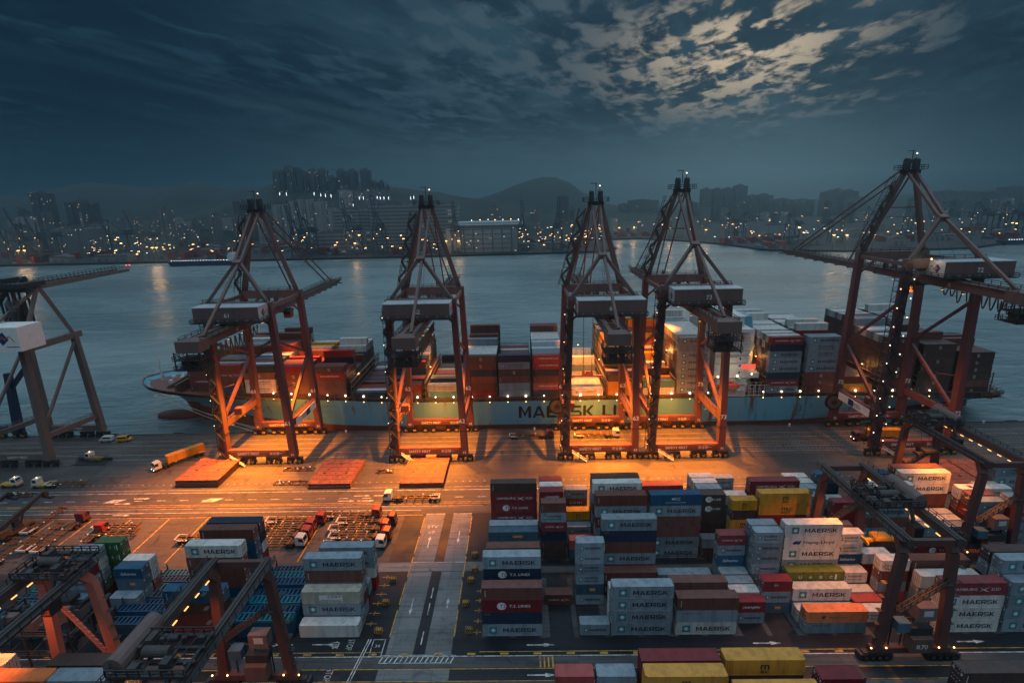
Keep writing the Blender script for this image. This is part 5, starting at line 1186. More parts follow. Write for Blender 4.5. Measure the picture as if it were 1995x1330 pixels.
for i in range(38):
    x = -98 + i * 7.1
    if 73 < x < 92 or x > 164: continue
    S_('deck_lamp', MB().ball((x, SYC - SHB + .3, zd(x) + 2.0), .30 + .06 * (i % 3), 8, 5), M_white_bulb)
    S_('deck_lamp', MB().ball((x, SYC - SHB - .05, zd(x) - .25), .17, 8, 5), M_warm_bulb)
# deckhouse
mb = MB(); mb.box(75.5, 88.5, SYC - 17, SYC + 17, 8.8, 36); mb.box(76.5, 87.5, SYC - 21, SYC + 21, 36, 37.2); mb.box(77.5, 86.5, SYC - 15, SYC + 15, 37.2, 40.6); mb.box(77, 87, SYC - 15.5, SYC + 15.5, 40.6, 41.0)
for i in range(9):
    z = 11.6 + i * 2.75; mb.box(75.2, 88.8, SYC - 17.9, SYC - 17, z - .15, z)
S_('deckhouse', mb, M_shipw)
mb = MB()
for i in range(8):
    for k in (0, 1, 5): x = 79.0 + k * 1.2; z = 13.0 + i * 2.75; mb.box(x, x + .6, SYC - 17.08, SYC - 17, z, z + .8)
for k in range(12): mb.box(77.42, 77.5, SYC - 14.4 + k * 2.42, SYC - 12.5 + k * 2.42, 38.6, 40.1); mb.box(86.5, 86.58, SYC - 14.4 + k * 2.42, SYC - 12.5 + k * 2.42, 38.6, 40.1)
S_('window', mb, M_glass)
mb = MB(); mb.box(89.5, 94, SYC - 8, SYC + 6, 8.8, 34, 0); mb.prism([(89.6, 34), (93.9, 34), (93.2, 39), (90.4, 39)], SYC - 6, SYC + 4, 1); S_('funnel', mb, [M_shipw, M_hull])
mb = MB(); mb.beam((82, SYC, 41), (82, SYC, 52), .7, .7, .3, .3); mb.beam((82, SYC - 4, 47), (82, SYC + 4, 47), .3); mb.box(80.6, 83.4, SYC - .2, SYC + .2, 50, 50.5); S_('radar_mast', mb, M_shipw)
for x in (80.5,):
    mb = MB(); mb.ball((0, 0, 0), 1, 12, 8); mb.v = [(x + a * 4.6, SYC - SHB + 1.6 + b * 1.5, 14.2 + c * 1.5) for a, b, c in mb.v]; mb.box(x - .5, x + 1.7, SYC - SHB + .8, SYC - SHB + 2.4, 15.2, 16.3); S_('lifeboat', mb, M_orange_l if False else mat('lifeboat_orange', (.50, .07, .03), .4, dirt=.2))
    mb = MB()
    for xx in (x - 4, x + 4): mb.beam((xx, SYC - SHB + 3.4, 11), (xx, SYC - SHB + 3, 17.5), .4); mb.beam((xx, SYC - SHB + 3, 17.5), (xx, SYC - SHB + .8, 17.2), .35)
    S_('davit', mb, M_shipw)
mb = MB()                                                            # accommodation ladder and open white frames aft of the boat
for x in range(86, 95, 2):
    for z in (9.6, 12.2, 14.8): mb.box(x, x + 2, SYC - SHB + .4, SYC - SHB + .5, z, z + .12); mb.box(x, x + 2, SYC - SHB + 3.4, SYC - SHB + 3.5, z, z + .12)
    for y in (.45, 3.45): mb.beam((x, SYC - SHB + y, 9.3), (x, SYC - SHB + y, 15.0), .14)
for q in range(10): mb.beam((74 + q, SYC - SHB + .3, 11), (75 + q, SYC - SHB + .3, 11.05), .1)
mb.beam((84, SYC - SHB + 4, 16), (94, SYC - 8, 27), 1.0, .2); railing(mb, (84, SYC - SHB + 3.4, 16), (94, SYC - 8.6, 27), 1.1, 1.5); mb.box(88, 93, SYC - SHB + 4, SYC - 8, 16.6, 18.6); mb.beam((75, SYC - SHB + .5, 10.6), (94, SYC - SHB + .5, 10.6), .12)
S_('gangway_frame', mb, M_shipw)
MBx = MB(); MBx.box(86.0, 91.5, SYC - 17.2, SYC - 17.05, 20.2, 22.2); S_('lit_sign', MBx, glow('sign_red', (1.0, .12, .08), 1.0))
for x, y, z in ((76, -SHB + 1.2, 18.2), (79.5, -SHB + 1.2, 18.4), (83.5, -SHB + 1.2, 18.4), (90.2, -SHB + 4.2, 18.2)): S_('deck_lamp', MB().ball((x, SYC + y, z), .4, 8, 5), M_white_bulb)
mb = MB(); mb.box(184.5, 189, SYC - 15, SYC + 15, 8, 8.4); railing(mb, (183, SYC - 19.5, 8.6), (189.4, SYC - 17.4, 8.2), 1.5, 1.2); railing(mb, (189.4, SYC - 17.4, 8.2), (189.4, SYC + 17, 8.2), 1.5, 1.6); mb.wheel((186, SYC - 8, 9.4), 1.1, 2.2, 'y', 12); S_('stern_winch', mb, M_lash)
for a, b in (((-151, SYC - 13.2, 12.6), (-104, EDGE - 1, .4)), ((-155, SYC - 10, 13.2), (-100, EDGE - .8, .4)), ((-150, SYC - 14, 13), (-97, EDGE - .9, .4)), ((188, SYC - 18, 8.2), (232, EDGE - .9, .4)), ((187, SYC - 18.6, 8.2), (226, EDGE - .9, .4))):
    A_, B_ = Vector(a), Vector(b); S_('mooring_rope', MB().tube([A_.lerp(B_, t / 8) - Vector((0, 0, 1.6 * math.sin(math.pi * t / 8))) for t in range(9)], .09, 5), M_shipw)
# working lights aboard, orange between the open bays
for x, y, z, e in ((25, 10, 24, 4200), (32, -6, 22, 3600), (46, 2, 27, 4200), (59, -8, 26, 2600), (93.5, -12, 24, 1600), (72, -19, 24, 900), (136, -12, 20, 1500), (-67, -10, 19, 900), (-38, -6, 20, 1300)):
    lamp('bay_floodlight', 'POINT', (x - OX, y, z - OZ), e, (1.0, 0.46, 0.12), ship, None, .6)
    mb = MB(); mb.box(x - .3, x + .3, SYC + y - .3, SYC + y + .3, z + .1, z + .5, 0); mb.ball((x, SYC + y, z), .28, 8, 5, 1); S_('bay_lamp', mb, [M_steel, M_warm_bulb])
lamp('boat_floodlight', 'POINT', (82 - OX, -SHB - 1.2, 21 - OZ), 600, (1.0, .8, .55), ship, None, .5)
for i in range(7): lamp('side_floodlight', 'POINT', (-70 + i * 38 - OX, -SHB - 1.6, 13.2 - OZ), 60, (1.0, .72, .42), ship, None, .4)
# ------------------------------------------------------------------ lorries, chassis, quay gear
CAB = {k: mat('cab_' + k, c, 0.4, dirt=0.25, scale=1.2) for k, c in {'white': (.62, .62, .60), 'red': (.28, .035, .03), 'maroon': (.12, .03, .035), 'yellow': (.50, .30, .05)}.items()}
M_chassis = mat('chassis_yellow_brown', (0.150, 0.080, 0.028), 0.55, dirt=0.5, scale=0.8, rust=0.5)
_wm = {}
def wheel_mesh(r):
    if r not in _wm:
        mb = MB(); mb.wheel((0, 0, 0), r, .55, 'y', 12, 0); mb.wheel((0, -.28, 0), r * .5, .06, 'y', 8, 1); mb.wheel((0, .28, 0), r * .5, .06, 'y', 8, 1); _wm[r] = mb.mesh('wheel', [M_rubber, M_grate])
    return _wm[r]
def wheels(root, xs_, half, r=.5):
    for x in xs_:
        for s_ in (-1, 1):
            w_ = bpy.data.objects.new('wheel', wheel_mesh(r)); COL.objects.link(w_); w_.parent = root; w_.location = (x, s_ * half, r)
def trailer_parts(root, x0, x1, m, ends=True):
    mb = MB()
    for y in (-.5, .5): mb.box(x0, x1, y - .09, y + .09, .95, 1.30, 0)
    for i in range(6): x = x0 + .2 + i * (x1 - x0 - .4) / 5; mb.box(x - .14, x + .14, -1.2, 1.2, 1.12, 1.34, 0); mb.box(x - .2, x + .2, -1.28, -1.0, 1.30, 1.48, 1 if i == 2 else 0); mb.box(x - .2, x + .2, 1.0, 1.28, 1.30, 1.48, 1 if i == 4 else 0)
    if ends:
        for x in (x0, x1): mb.box(x - .1, x + .1, -1.25, 1.25, 1.05, 1.55, 1 if x == x0 else 0)
        for y in (-1.2, 1.2): mb.box(x0, x0 + 2.2, y - .06, y + .06, 1.3, 1.5, 1)
    for x in (x0 + 1.2, x0 + 2.6): mb.box(x - .6, x + .6, -1.25, -.75, 1.05, 1.12, 1); mb.box(x - .6, x + .6, .75, 1.25, 1.05, 1.12, 0)
    mb.build('trailer_frame', [m, M_letter_w], root); wheels(root, (x0 + 1.2, x0 + 2.6), 1.0)
def truck(x, y, ang, cab, label, tr=M_chassis, tlen=12.4, group=None, lit=False):
    """cab at the +x end of its own axis"""
    root = empty('container_truck', (x, y, .02), ang); tag(root, label, 'truck', group)
    h = tlen / 2; trailer_parts(root, -h - 1.5, h - 1.5, tr)
    mb = MB(); mb.box(h - 3.2, h + 2.6, -.55, .55, .7, 1.02); mb.box(h - 2.4, h - .6, -.9, .9, 1.02, 1.25); mb.box(h + 2.5, h + 2.75, -1.2, 1.2, .45, .95); mb.build('chassis', M_steel, root)
    mb = MB(); mb.prism([(h + .3, .9), (h + 2.6, .9), (h + 2.65, 1.9), (h + 2.35, 3.1), (h + .9, 3.35), (h + .3, 3.2)], -1.2, 1.2, 0)
    ws = MB().add([(h + 2.67, -1.05, 1.95), (h + 2.67, 1.05, 1.95), (h + 2.39, 1.0, 3.0), (h + 2.39, -1.0, 3.0)], [(0, 1, 2, 3)])
    for s_ in (-1, 1): mb.add([(h + 1.2, s_ * 1.21, 1.95), (h + 2.45, s_ * 1.21, 1.95), (h + 2.25, s_ * 1.21, 2.9), (h + 1.2, s_ * 1.21, 2.9)], [(0, 1, 2, 3)], 1); mb.box(h + 2.3, h + 2.5, s_ * 1.35 - .1, s_ * 1.35 + .1, 2.0, 2.7, 2)
    cb = mb.build('cab', [CAB[cab], M_glass, M_steel], root); ws.build('windscreen', M_glass, cb); wheels(root, (h + 1.9, h - .8, h - 2.1), 1.0)
    if lit:
        for s_ in (-1, 1): MB().ball((h + 2.8, s_ * .9, .85), .16, 6, 4).build('headlight', M_white_bulb, root)
    return root
def chassis_only(x, y, ang, label):
    root = empty('chassis_trailer', (x, y, .02), ang); tag(root, label, 'trailer', 'chassis trailers parked left of the crossroad'); trailer_parts(root, -6.2, 6.2, M_chassis)
    mb = MB(); mb.beam((5.0, -.7, 1.0), (5.0, -.7, 0), .14); mb.beam((5.0, .7, 1.0), (5.0, .7, 0), .14); mb.build('landing_leg', M_steel, root)
def load(code, L, root, off, label, group='containers riding on lorries'):
    o = container(code, L, 2.59, 0, 0, 0, label, group, always=True); c, s = math.cos(root.rotation_euler.z), math.sin(root.rotation_euler.z)
    o.location = (root.location.x + off * c, root.location.y + off * s, 1.52); o.rotation_euler = (0, 0, root.rotation_euler.z); return o
t_ = truck(-120.0, 168.6, R(234), 'white', 'white cabbed lorry carrying two yellow containers left of crane 61', lit=True)
load('cai', LS, t_, 1.4, 'yellow container at the front of the lorry left of crane 61'); load('cai', LS, t_, -4.75, 'yellow container at the back of the lorry left of crane 61')
truck(-33.0, 141.6, R(180), 'white', 'white cabbed lorry with an empty chassis on the quay road')
truck(27.0, 183.4, 0, 'white', 'white cabbed lorry with empty chassis under crane 63')
truck(2.6, 183.6, 0, 'maroon', 'dark lorry with empty chassis between cranes 62 and 63')
t_ = truck(127.6, 178.2, R(180), 'maroon', 'dark red lorry with yellow boxes beneath crane 72', lit=True)
load('cai', LS, t_, 1.4, 'yellow container nearer the cab beneath crane 72'); load('cai', LS, t_, -4.75, 'yellow container at the lorry tail beneath crane 72')
G1, G2 = 'lorries parked left of the crossroad', 'lorries parked left of the crossroad'
for x, y, c, w in ((-64.4, 130.6, 'red', 'farthest, row behind the navy container roof'), (-66.0, 127.2, 'red', 'second from the quay road in the left file'), (-65.8, 123.8, 'red', 'third from the quay road in the left file'), (-66.0, 120.4, 'white', 'white cab end of the left file')):
    truck(x, y, 0, c, 'parked lorry with bare chassis, ' + w, group=G1)
for x, y, c, w in ((-49.4, 133.0, 'red', 'red cab nearest the quay road'), (-44.4, 129.8, 'maroon', 'dark cab jutting out second from road'), (-45.4, 126.4, 'red', 'red cab in the middle of right file'), (-44.2, 123.0, 'red', 'red cab next to the white one'), (-44.8, 119.4, 'white', 'white cab beside the crossroad')):
    truck(x, y, 0, c, 'parked lorry with bare chassis, ' + w, group=G2)
truck(-126.4, 125.0, R(88), 'maroon', 'dark maroon lorry pointing to the quay with bare chassis')
chassis_only(-113.5, 128.6, R(0), 'brown bare chassis behind the green container'); chassis_only(-112.0, 125.6, R(2), 'second brown bare chassis behind the green container'); chassis_only(-86.5, 122.8, R(1), 'bare chassis with white mudguards beside the pale container roofs')
chassis_only(-130.5, 124.0, R(88), 'bare chassis close along the maroon lorry')
for x, y, w in ((-133.2, 118.0, 'nearest the left hoist rack'), (-137.0, 117.2, 'second in the left edge file'), (-145.0, 116.5, 'third in the left edge file'), (-148.6, 116.2, 'fourth in the left edge file'), (-136.6, 131.8, 'beside the front of the reach stacker')):
    chassis_only(x, y, R(86), 'dark bare chassis, ' + w)
truck(-116.6, 119.4, R(88), 'red', 'red cabbed lorry with bare chassis left of the grey containers')
# reach stackers
def reach_stacker(x, y, ang, label, arm):
    root = empty('reach_stacker', (x, y, .02), ang); tag(root, label, 'reach stacker', 'reach stackers at the left edge')
    mb = MB(); mb.box(-4.2, 3.6, -1.5, 1.5, 1.0, 2.1, 0); mb.box(-4.6, -2.4, -1.7, 1.7, 1.2, 3.1, 0); mb.box(-1.5, 1.0, -1.6, -1.0, 2.1, 2.5, 1); mb.build('body', [arm, M_steel], root)
    mb = MB(); mb.prism([(-.6, 2.1), (1.0, 2.1), (.9, 4.0), (-.5, 4.0)], -.7, .7, 0); mb.box(.9, .96, -.6, .6, 2.6, 3.8, 1); mb.build('cab', [M_steel, M_glass], root)
    mb = MB(); mb.beam((-3.8, 0, 3.4), (4.0, 0, 6.2), 1.0, 1.2); mb.beam((3.0, 0, 5.9), (8.5, 0, 8.0), .8, .9); mb.beam((1.5, .5, 2.0), (3.0, .5, 5.6), .35); mb.build('boom', M_steel, root)
    mb = MB(); mb.box(8.0, 8.8, -3.0, 3.0, 6.3, 6.9); mb.box(7.8, 9.0, -.8, .8, 6.9, 8.0); mb.build('spreader', M_steel, root); wheels(root, (2.6, -3.2), 1.6, .85)
reach_stacker(-140.5, 127.5, R(75), 'dark reach stacker with orange body nearest the maroon lorry', M_chassis); reach_stacker(-150.5, 127.0, R(75), 'dark reach stacker at the left frame edge', M_blue_c)
# hatch covers stacked on the apron
M_hatch = mat('hatch_cover_paint', (0.220, 0.075, 0.048), 0.7, dirt=0.85, scale=0.45, dirtcol=(0.085, 0.040, 0.030), rust=0.5)
def hatch(x0, x1, y0, y1, z, label, rot=0.0):
    cx_, cy_ = (x0 + x1) / 2, (y0 + y1) / 2; root = empty('hatch_cover', (cx_, cy_, z), rot); tag(root, label, 'hatch cover', 'ship hatch covers laid on the apron'); a, b = (x1 - x0) / 2, (y1 - y0) / 2
    mb = MB(); mb.box(-a, a, -b, b, .62, .80); mb.box(-a, a, -.12, .12, .80, .86); mb.box(-a + .4, -a + .55, -b, b, .8, .84); panel_ = mb; mb = MB(); mb.box(-a + .15, a - .15, -b + .15, b - .15, .1, .62)
    for i in range(13): x = -a + .3 + i * (2 * a - .6) / 12; mb.box(x - .08, x + .08, -b, b, .05, .62)
    mb.build('side_girder', M_lash, root)
    mb = panel_
    for i in range(1, 6): y = -b + i * 2 * b / 6; mb.box(-a, -.14, y - .07, y + .07, .80, .85, 1); mb.box(.14, a, y - .07, y + .07, .80, .85, 1)
    for x in (-a * .55, a * .5): mb.box(x - .3, x + .3, -b * .2, -b * .1, .8, 1.0, 1)
    for i in range(5):
        for j in range(6): x = -a + .6 + i * (2 * a - 1.2) / 4; y = -b + .7 + j * (2 * b - 1.4) / 5; mb.box(x - .16, x + .16, y - .16, y + .16, .80, .93, 1)
    mb.build('panel', [M_hatch, M_grate], root)
for i, w in enumerate(('bottom', 'middle', 'top')): hatch(-111.2 + i * .1, -97.2 + i * .1, 151.0, 166.3, i * .86, 'rusty orange hatch cover, %s of the three left of crane 61' % w)
for i, w in enumerate(('lower', 'upper')): hatch(-68.0, -54.2, 148.9 + i * .3, 165.2, i * .86, 'worn red hatch cover between cranes 61 and 62, %s one' % w)
for i, w in enumerate(('lower', 'upper')): hatch(-39.0, -25.2, 148.9, 166.0, i * .86, 'bright orange hatch cover before crane 62, %s one' % w)
hatch(124.5, 138.5, 141.5, 162.5, 0, 'large orange hatch cover under the right yard gantry, left one'); hatch(139.0, 150.0, 142.0, 161.0, 0, 'large orange hatch cover under the right yard gantry, right one')
# gear platforms, racks, barriers, bollards, fenders, van, fence
def gear(x, y, label, L=9.0, rot=0):
    root = empty('gear_platform', (x, y, .02), rot); tag(root, label, 'gear platform', 'lashing gear platforms on the apron'); l = L / 2
    mb = MB()
    for y_ in (-1.1, 1.1): mb.box(-l, l, y_ - .08, y_ + .08, .15, .4)
    for i in range(5): mb.box(-l + i * L / 4 - .08, -l + i * L / 4 + .08, -1.1, 1.1, .15, .4)
    for i in range(4): mb.beam((-l + i * L / 4, -1.1, .35), (-l + (i + 1) * L / 4, 1.1, .35), .1)
    mb.build('frame', M_grate, root); mb = MB(); r_ = random.Random(int(x * 7 + y))
    for i in range(14): a, b = r_.uniform(-l + .5, l - .5), r_.uniform(-.8, .8); mb.box(a - .25, a + .25, b - .2, b + .2, .4, .4 + r_.uniform(.15, .5), i % 3)
    mb.build('lashing_gear', [M_grate, CAB['red'], M_letter_w], root)
gear(-75.6, 161.6, 'gear platform with red fittings behind the worn hatch cover', 10); gear(-74.6, 152.4, 'gear platform nearer the road left of worn hatch cover', 10.5); gear(-46.0, 159.2, 'short gear platform left of the bright hatch cover', 5.5)
root = empty('gear_rack', (-152, 168.8, .02)); tag(root, 'dark rack of lashing rods beside the left crane foot', 'rack')
mb = MB()
for i in range(16): mb.beam((-5 + i * .7, -1.6, .1), (-5.4 + i * .7, 1.6, 2.2), .16); mb.beam((-5.2 + i * .7, 0, .1), (-5.2 + i * .7, 0, 1.8), .1)
mb.build('rods', M_steel, root); mb = MB(); mb.box(-6, 6, -1.8, -1.6, .1, .4); mb.box(-6, 6, 1.5, 1.7, .1, 1.2); mb.build('frame', M_grate, root)
M_blk = mat('barrier_black', (.02, .02, .02), .7)
for x, y, w in ((-31.2, 106.6, 'left of road, farthest'), (-31.2, 99.3, 'left of road, middle'), (-30.7, 91.2, 'left of road, nearest'), (-12.8, 106.3, 'right of road, farthest'), (-13.3, 98.8, 'right of road, middle'), (-11.9, 91.2, 'right of road, nearest'), (-12.6, 115.5, 'right of road beside rear block'), (-12.2, 110.0, 'right of road at the crossing band')):
    root = empty('striped_barrier', (x, y, .03), R(rnd.uniform(-6, 6))); tag(root, 'yellow and black striped barrier block, ' + w, 'barrier', 'striped barrier blocks along the crossroad')
    mb = MB(); mb.prism([(-.8, 0), (.8, 0), (.75, 1.0), (-.75, 1.0)], -.45, .45); mb.build('block', M_yellow_paint, root)
    mb = MB()
    for i in range(4): a = -.74 + i * .4; mb.add([(a, -.462, .06), (a + .2, -.462, .06), (a + .42, -.462, .94), (a + .22, -.462, .94)], [(0, 1, 2, 3)]); mb.add([(a + .05, -.44, 1.006), (a + .25, -.44, 1.006), (a + .25, .44, 1.006), (a + .05, .44, 1.006)], [(0, 1, 2, 3)])
    mb.build('stripes', M_blk, root)
def bollard_mesh():
    mb = MB(); mb.tube([(0, 0, 0), (0, 0, .1), (0, 0, .65)], [.38, .26, .24], 10); mb.ball((0, 0, .75), .42, 10, 6, sz=.5); return mb.mesh('bollard', M_letter_w)
bm_ = bollard_mesh()
for i in range(14):
    o = bpy.data.objects.new('bollard', bm_); COL.objects.link(o); o.location = (-118 + i * 24.5, EDGE - 1.5, .02); tag(o, 'pale mooring bollard standing on the quay edge', 'bollard', 'mooring bollards on the quay edge')
mb = MB(); mb.box(-2.2, 2.2, -.35, .35, -2.0, -.1); mb.box(-2.0, 2.0, -.6, -.3, -1.0, .25); fm_ = mb.mesh('fender', M_rubber)
for i in range(16):
    o = bpy.data.objects.new('fender', fm_); COL.objects.link(o); o.location = (-190 + i * 27, EDGE + .36, 0.1); tag(o, 'black rubber fender hung over the quay edge', 'fender', 'rubber fenders on the quay face')
def van(x, y, ang, label, m):
    root = empty('van', (x, y, .02), ang); tag(root, label, 'van')
    mb = MB(); mb.prism([(-2.4, .45), (2.4, .45), (2.4, 1.1), (1.7, 1.35), (1.1, 2.2), (-2.3, 2.25), (-2.4, 1.5)], -.9, .9, 0); mb.add([(1.72, -.8, 1.36), (1.72, .8, 1.36), (1.14, .75, 2.14), (1.14, -.75, 2.14)], [(0, 1, 2, 3)], 1)
    for s_ in (-1, 1): mb.add([(-2.0, s_ * .91, 1.45), (1.2, s_ * .91, 1.45), (.9, s_ * .91, 2.0), (-2.0, s_ * .91, 2.0)], [(0, 1, 2, 3)], 1)
    mb.build('body', [m, M_glass], root); wheels(root, (-1.5, 1.5), .8, .36); return root
van(-160.0, 186.4, R(180), 'white van parked at the quay edge left of the bow', CAB['white']); van(-153.0, 186.2, R(10), 'small yellow utility van next to the white van', CAB['yellow'])
def tug(x, y, ang, cab, label):
    root = empty('yard_tractor', (x, y, .02), ang); tag(root, label, 'tractor', 'yard tractors at the left edge')
    mb = MB(); mb.box(-3.2, 2.8, -1.1, 1.1, .55, 1.15); mb.build('chassis', CAB['yellow'], root)
    mb = MB(); mb.prism([(.6, 1.15), (2.7, 1.15), (2.6, 2.2), (2.2, 3.1), (.6, 3.1)], -1.1, 1.1, 0); mb.add([(2.66, -.95, 2.0), (2.66, .95, 2.0), (2.32, .9, 2.95), (2.32, -.9, 2.95)], [(0, 1, 2, 3)], 1)
    for s_ in (-1, 1): mb.add([(1.0, s_ * 1.11, 1.9), (2.4, s_ * 1.11, 1.9), (2.1, s_ * 1.11, 2.9), (1.0, s_ * 1.11, 2.9)], [(0, 1, 2, 3)], 1)
    mb.build('cab', [CAB[cab], M_glass], root); wheels(root, (1.8, -2.0), 1.0); MB().ball((1.4, 0, 3.3), .16, 6, 4).build('beacon_lamp', M_warm_bulb, root)
tug(-166.0, 153.2, R(0), 'white', 'white yard tractor at the left frame edge'); tug(-155.4, 152.6, R(180), 'white', 'white and yellow yard tractor standing in a lit patch')
chassis_only(-147.5, 152.8, R(3), 'yellow low trailer behind the yard tractor'); tug(-152.5, 170.5, R(170), 'white', 'small white tractor at the rod rack with red tail lamps')
gear(-158, 147.2, 'low yellow platform beside the left road line', 8)
mb = MB(); fr = empty('fence', (23, 112.4, .02)); tag(fr, 'dark post and rail fence between the yard blocks', 'fence')
for i in range(28): MB().beam((-31.5 + i * 2.4, 0, 0), (-31.5 + i * 2.4, 0, 2.1), .12).build('post', M_steel, fr)
mb = MB()
for z in (.5, 1.1, 1.6, 2.05): mb.box(-31.5, 33.3, -.03, .03, z, z + .07)
mb.build('rails', M_steel, fr)
# gantry storage frame of hoists and crates at the far left of the yard
root = empty('spreader_rack', (-96, 86.5, .02)); tag(root, 'dark steel rack holding spare hoist gear at the left edge', 'rack'); mb = MB()
for i in range(6):
    for j in range(3): mb.beam((-12 + i * 4.4, j * 5 - 5, 0), (-12 + i * 4.4, j * 5 - 5, 9), .3)
for z in (4.5, 9):
    for j in range(3): mb.beam((-12, j * 5 - 5, z), (10, j * 5 - 5, z), .3)
    for i in range(6): mb.beam((-12 + i * 4.4, -5, z), (-12 + i * 4.4, 5, z), .25)
    railing(mb, (-12, -5, z), (10, -5, z), 1.1, 2.2)
mb.build('frame', M_grate, root); r_ = random.Random(3)
for i in range(22): a, b = r_.uniform(-11, 8), r_.uniform(-4.5, 4); h = r_.uniform(.8, 2.6); q = r_.choice((4.6, 9.1)); mb = MB(); mb.box(a, a + r_.uniform(1, 3.2), b, b + r_.uniform(1, 2.2), q, q + h, i % 3); mb.tube([(a + .2, b + .2, q + h), (a + 1.2, b + .8, q + h + .5)], .3, 6, 0); mb.build('hoist_gear', [M_steel, M_cover, PAINT['slate']], root)
# ------------------------------------------------------------------ the far shore: hillside towers, sheds, cranes, lamps, boats
def facade(name, col, lit=.988, cell=(3.2, 3.0), warm=(1.0, .72, .42), bands=0.35, stripes=False, power=1.1):
    m = bpy.data.materials.new(name); m.use_nodes = True; q = NT(m.node_tree); q.n.clear()
    out = q.new('ShaderNodeOutputMaterial'); b = q.new('ShaderNodeBsdfPrincipled'); q.l.new(b.outputs[0], out.inputs[0]); b.inputs['Roughness'].default_value = .7
    t = q.new('ShaderNodeTexCoord'); x, y, z = q.sep(t.outputs['Object']); oi = q.new('ShaderNodeObjectInfo')
    u = q.math('DIVIDE', q.math('ADD', x, y), cell[0]); v = q.math('DIVIDE', z, cell[1])
    fu, fv = q.math('FRACT', u), q.math('FRACT', v)
    win = q.math('MULTIPLY', q.math('MULTIPLY', q.ramp(fu, .22, .26), q.ramp(fu, .80, .76)), q.math('MULTIPLY', q.ramp(fv, .30, .34), q.ramp(fv, .80, .76)))
    if stripes: win = q.math('MULTIPLY', q.ramp(fv, .30, .34), q.ramp(fv, .80, .76))
    wn = q.new('ShaderNodeTexWhiteNoise'); wn.noise_dimensions = '3D'; q.l.new(q.comb(q.math('FLOOR', u), q.math('FLOOR', v), q.math('MULTIPLY', oi.outputs['Random'], 40)), wn.inputs['Vector'])
    c = q.mix(q.math('MULTIPLY', win, bands), col, tuple(k * .25 for k in col)); c = q.mix(q.math('MULTIPLY', q.noise(t.outputs['Object'], .03, 4), .4), c, tuple(k * .6 for k in col))
    q.l.new(c, b.inputs['Base Color']); b.inputs['Emission Color'].default_value = warm + (1,)
    q.l.new(q.math('MULTIPLY', q.math('MULTIPLY', win, q.math('GREATER_THAN', wn.outputs['Value'], lit)), power), b.inputs['Emission Strength'])
    m.cycles.emission_sampling = 'NONE'; return m
F_dark = facade('tower_grey_facade', (.075, .085, .095), .986); F_pale = facade('tower_pale_facade', (.30, .31, .31), .978); F_mid = facade('block_facade', (.17, .18, .19), .972)
F_ind = facade('depot_facade', (.24, .25, .26), .95, (9.0, 6.6), (.85, .95, 1.0), .95, True, .10); F_shed = facade('shed_cladding', (.22, .23, .23), .9985, (6, 5), bands=.2)
M_froof = mat('far_roof', (.12, .12, .125), .8, dirt=.3, scale=.05)
def tower(px0, px1, pt, D, f, label, depth=None, name='apartment_tower', roof='box', base=0.3, group=None, cat='building'):
    D = D if D < 2000 else 1500 + (D - 2000) * .72
    x0, z0 = at(px0, pt, D); x1, z1 = at(px1, pt, D); top = (z0 + z1) / 2; cx_ = (x0 + x1) / 2; w = abs(x1 - x0) / 2; d = depth or max(14, min(30, w * 1.6))
    root = empty(name, (cx_, D + d / 2, base)); tag(root, label, cat, group); h = top - base; mb = MB()
    if roof == 'cross':                                               # a cruciform tower: core and four wings
        mb.box(-w, w, -d * .24, d * .24, 0, h * .985); mb.box(-w * .42, w * .42, -d / 2, d / 2, 0, h * .97); mb.box(-w * .78, w * .78, -d * .36, d * .36, 0, h * .975)
    else:
        n_ = max(2, int(w / 7)); p = 2 * w / n_
        for i in range(n_): mb.box(-w + i * p, -w + (i + 1) * p - .02, -d / 2 + (i % 2) * 1.6, d / 2 - (i % 2) * 1.1, 0, h * (1 - .012 * (i % 3)))
    mb.build('walls', f, root); mb = MB(); r_ = random.Random(int(px0 * 3 + pt))
    mb.box(-w * .45, w * .40, -d * .2, d * .22, h * .96, h + 3.2); mb.box(-w * .2, w * .12, -d * .12, d * .12, h + 3.2, h + 5.4); mb.box(-w * .8, -w * .55, -d * .15, d * .1, h * .96, h + 1.8); mb.beam((w * .2, 0, h), (w * .2, 0, h + 8), .4)
    mb.build('roof_block', M_froof, root); return root
GH = 'apartment towers along the hill crest'
for i, (a, b, t) in enumerate(((527, 549, 332), (549, 571, 324), (571, 589, 329), (589, 596, 338), (596, 616, 330), (616, 636, 330), (636, 652, 344), (653, 672, 331), (675, 694, 331), (699, 720, 330), (722, 735, 354), (736, 747, 353), (748, 757, 361))):
    tower(a, b, t, 1640 + (i % 3) * 12, F_dark, 'dark tower on the hill crest, %s from the left' % (ORD[i + 1] if i < 13 else 'last'), 26, roof='cross', group=GH)
GW = 'pale apartment blocks below the hill'
for i, (a, b, t) in enumerate(((526, 543, 398), (543, 559, 397), (560, 575, 391), (575, 590, 387), (590, 605, 387), (606, 632, 391), (632, 650, 404), (650, 662, 406))):
    tower(a, b, t, 1260 + i * 7, F_pale, 'pale apartment block below the hill, %s from the left' % ORD[i + 1], 22, roof='cross', group=GW)
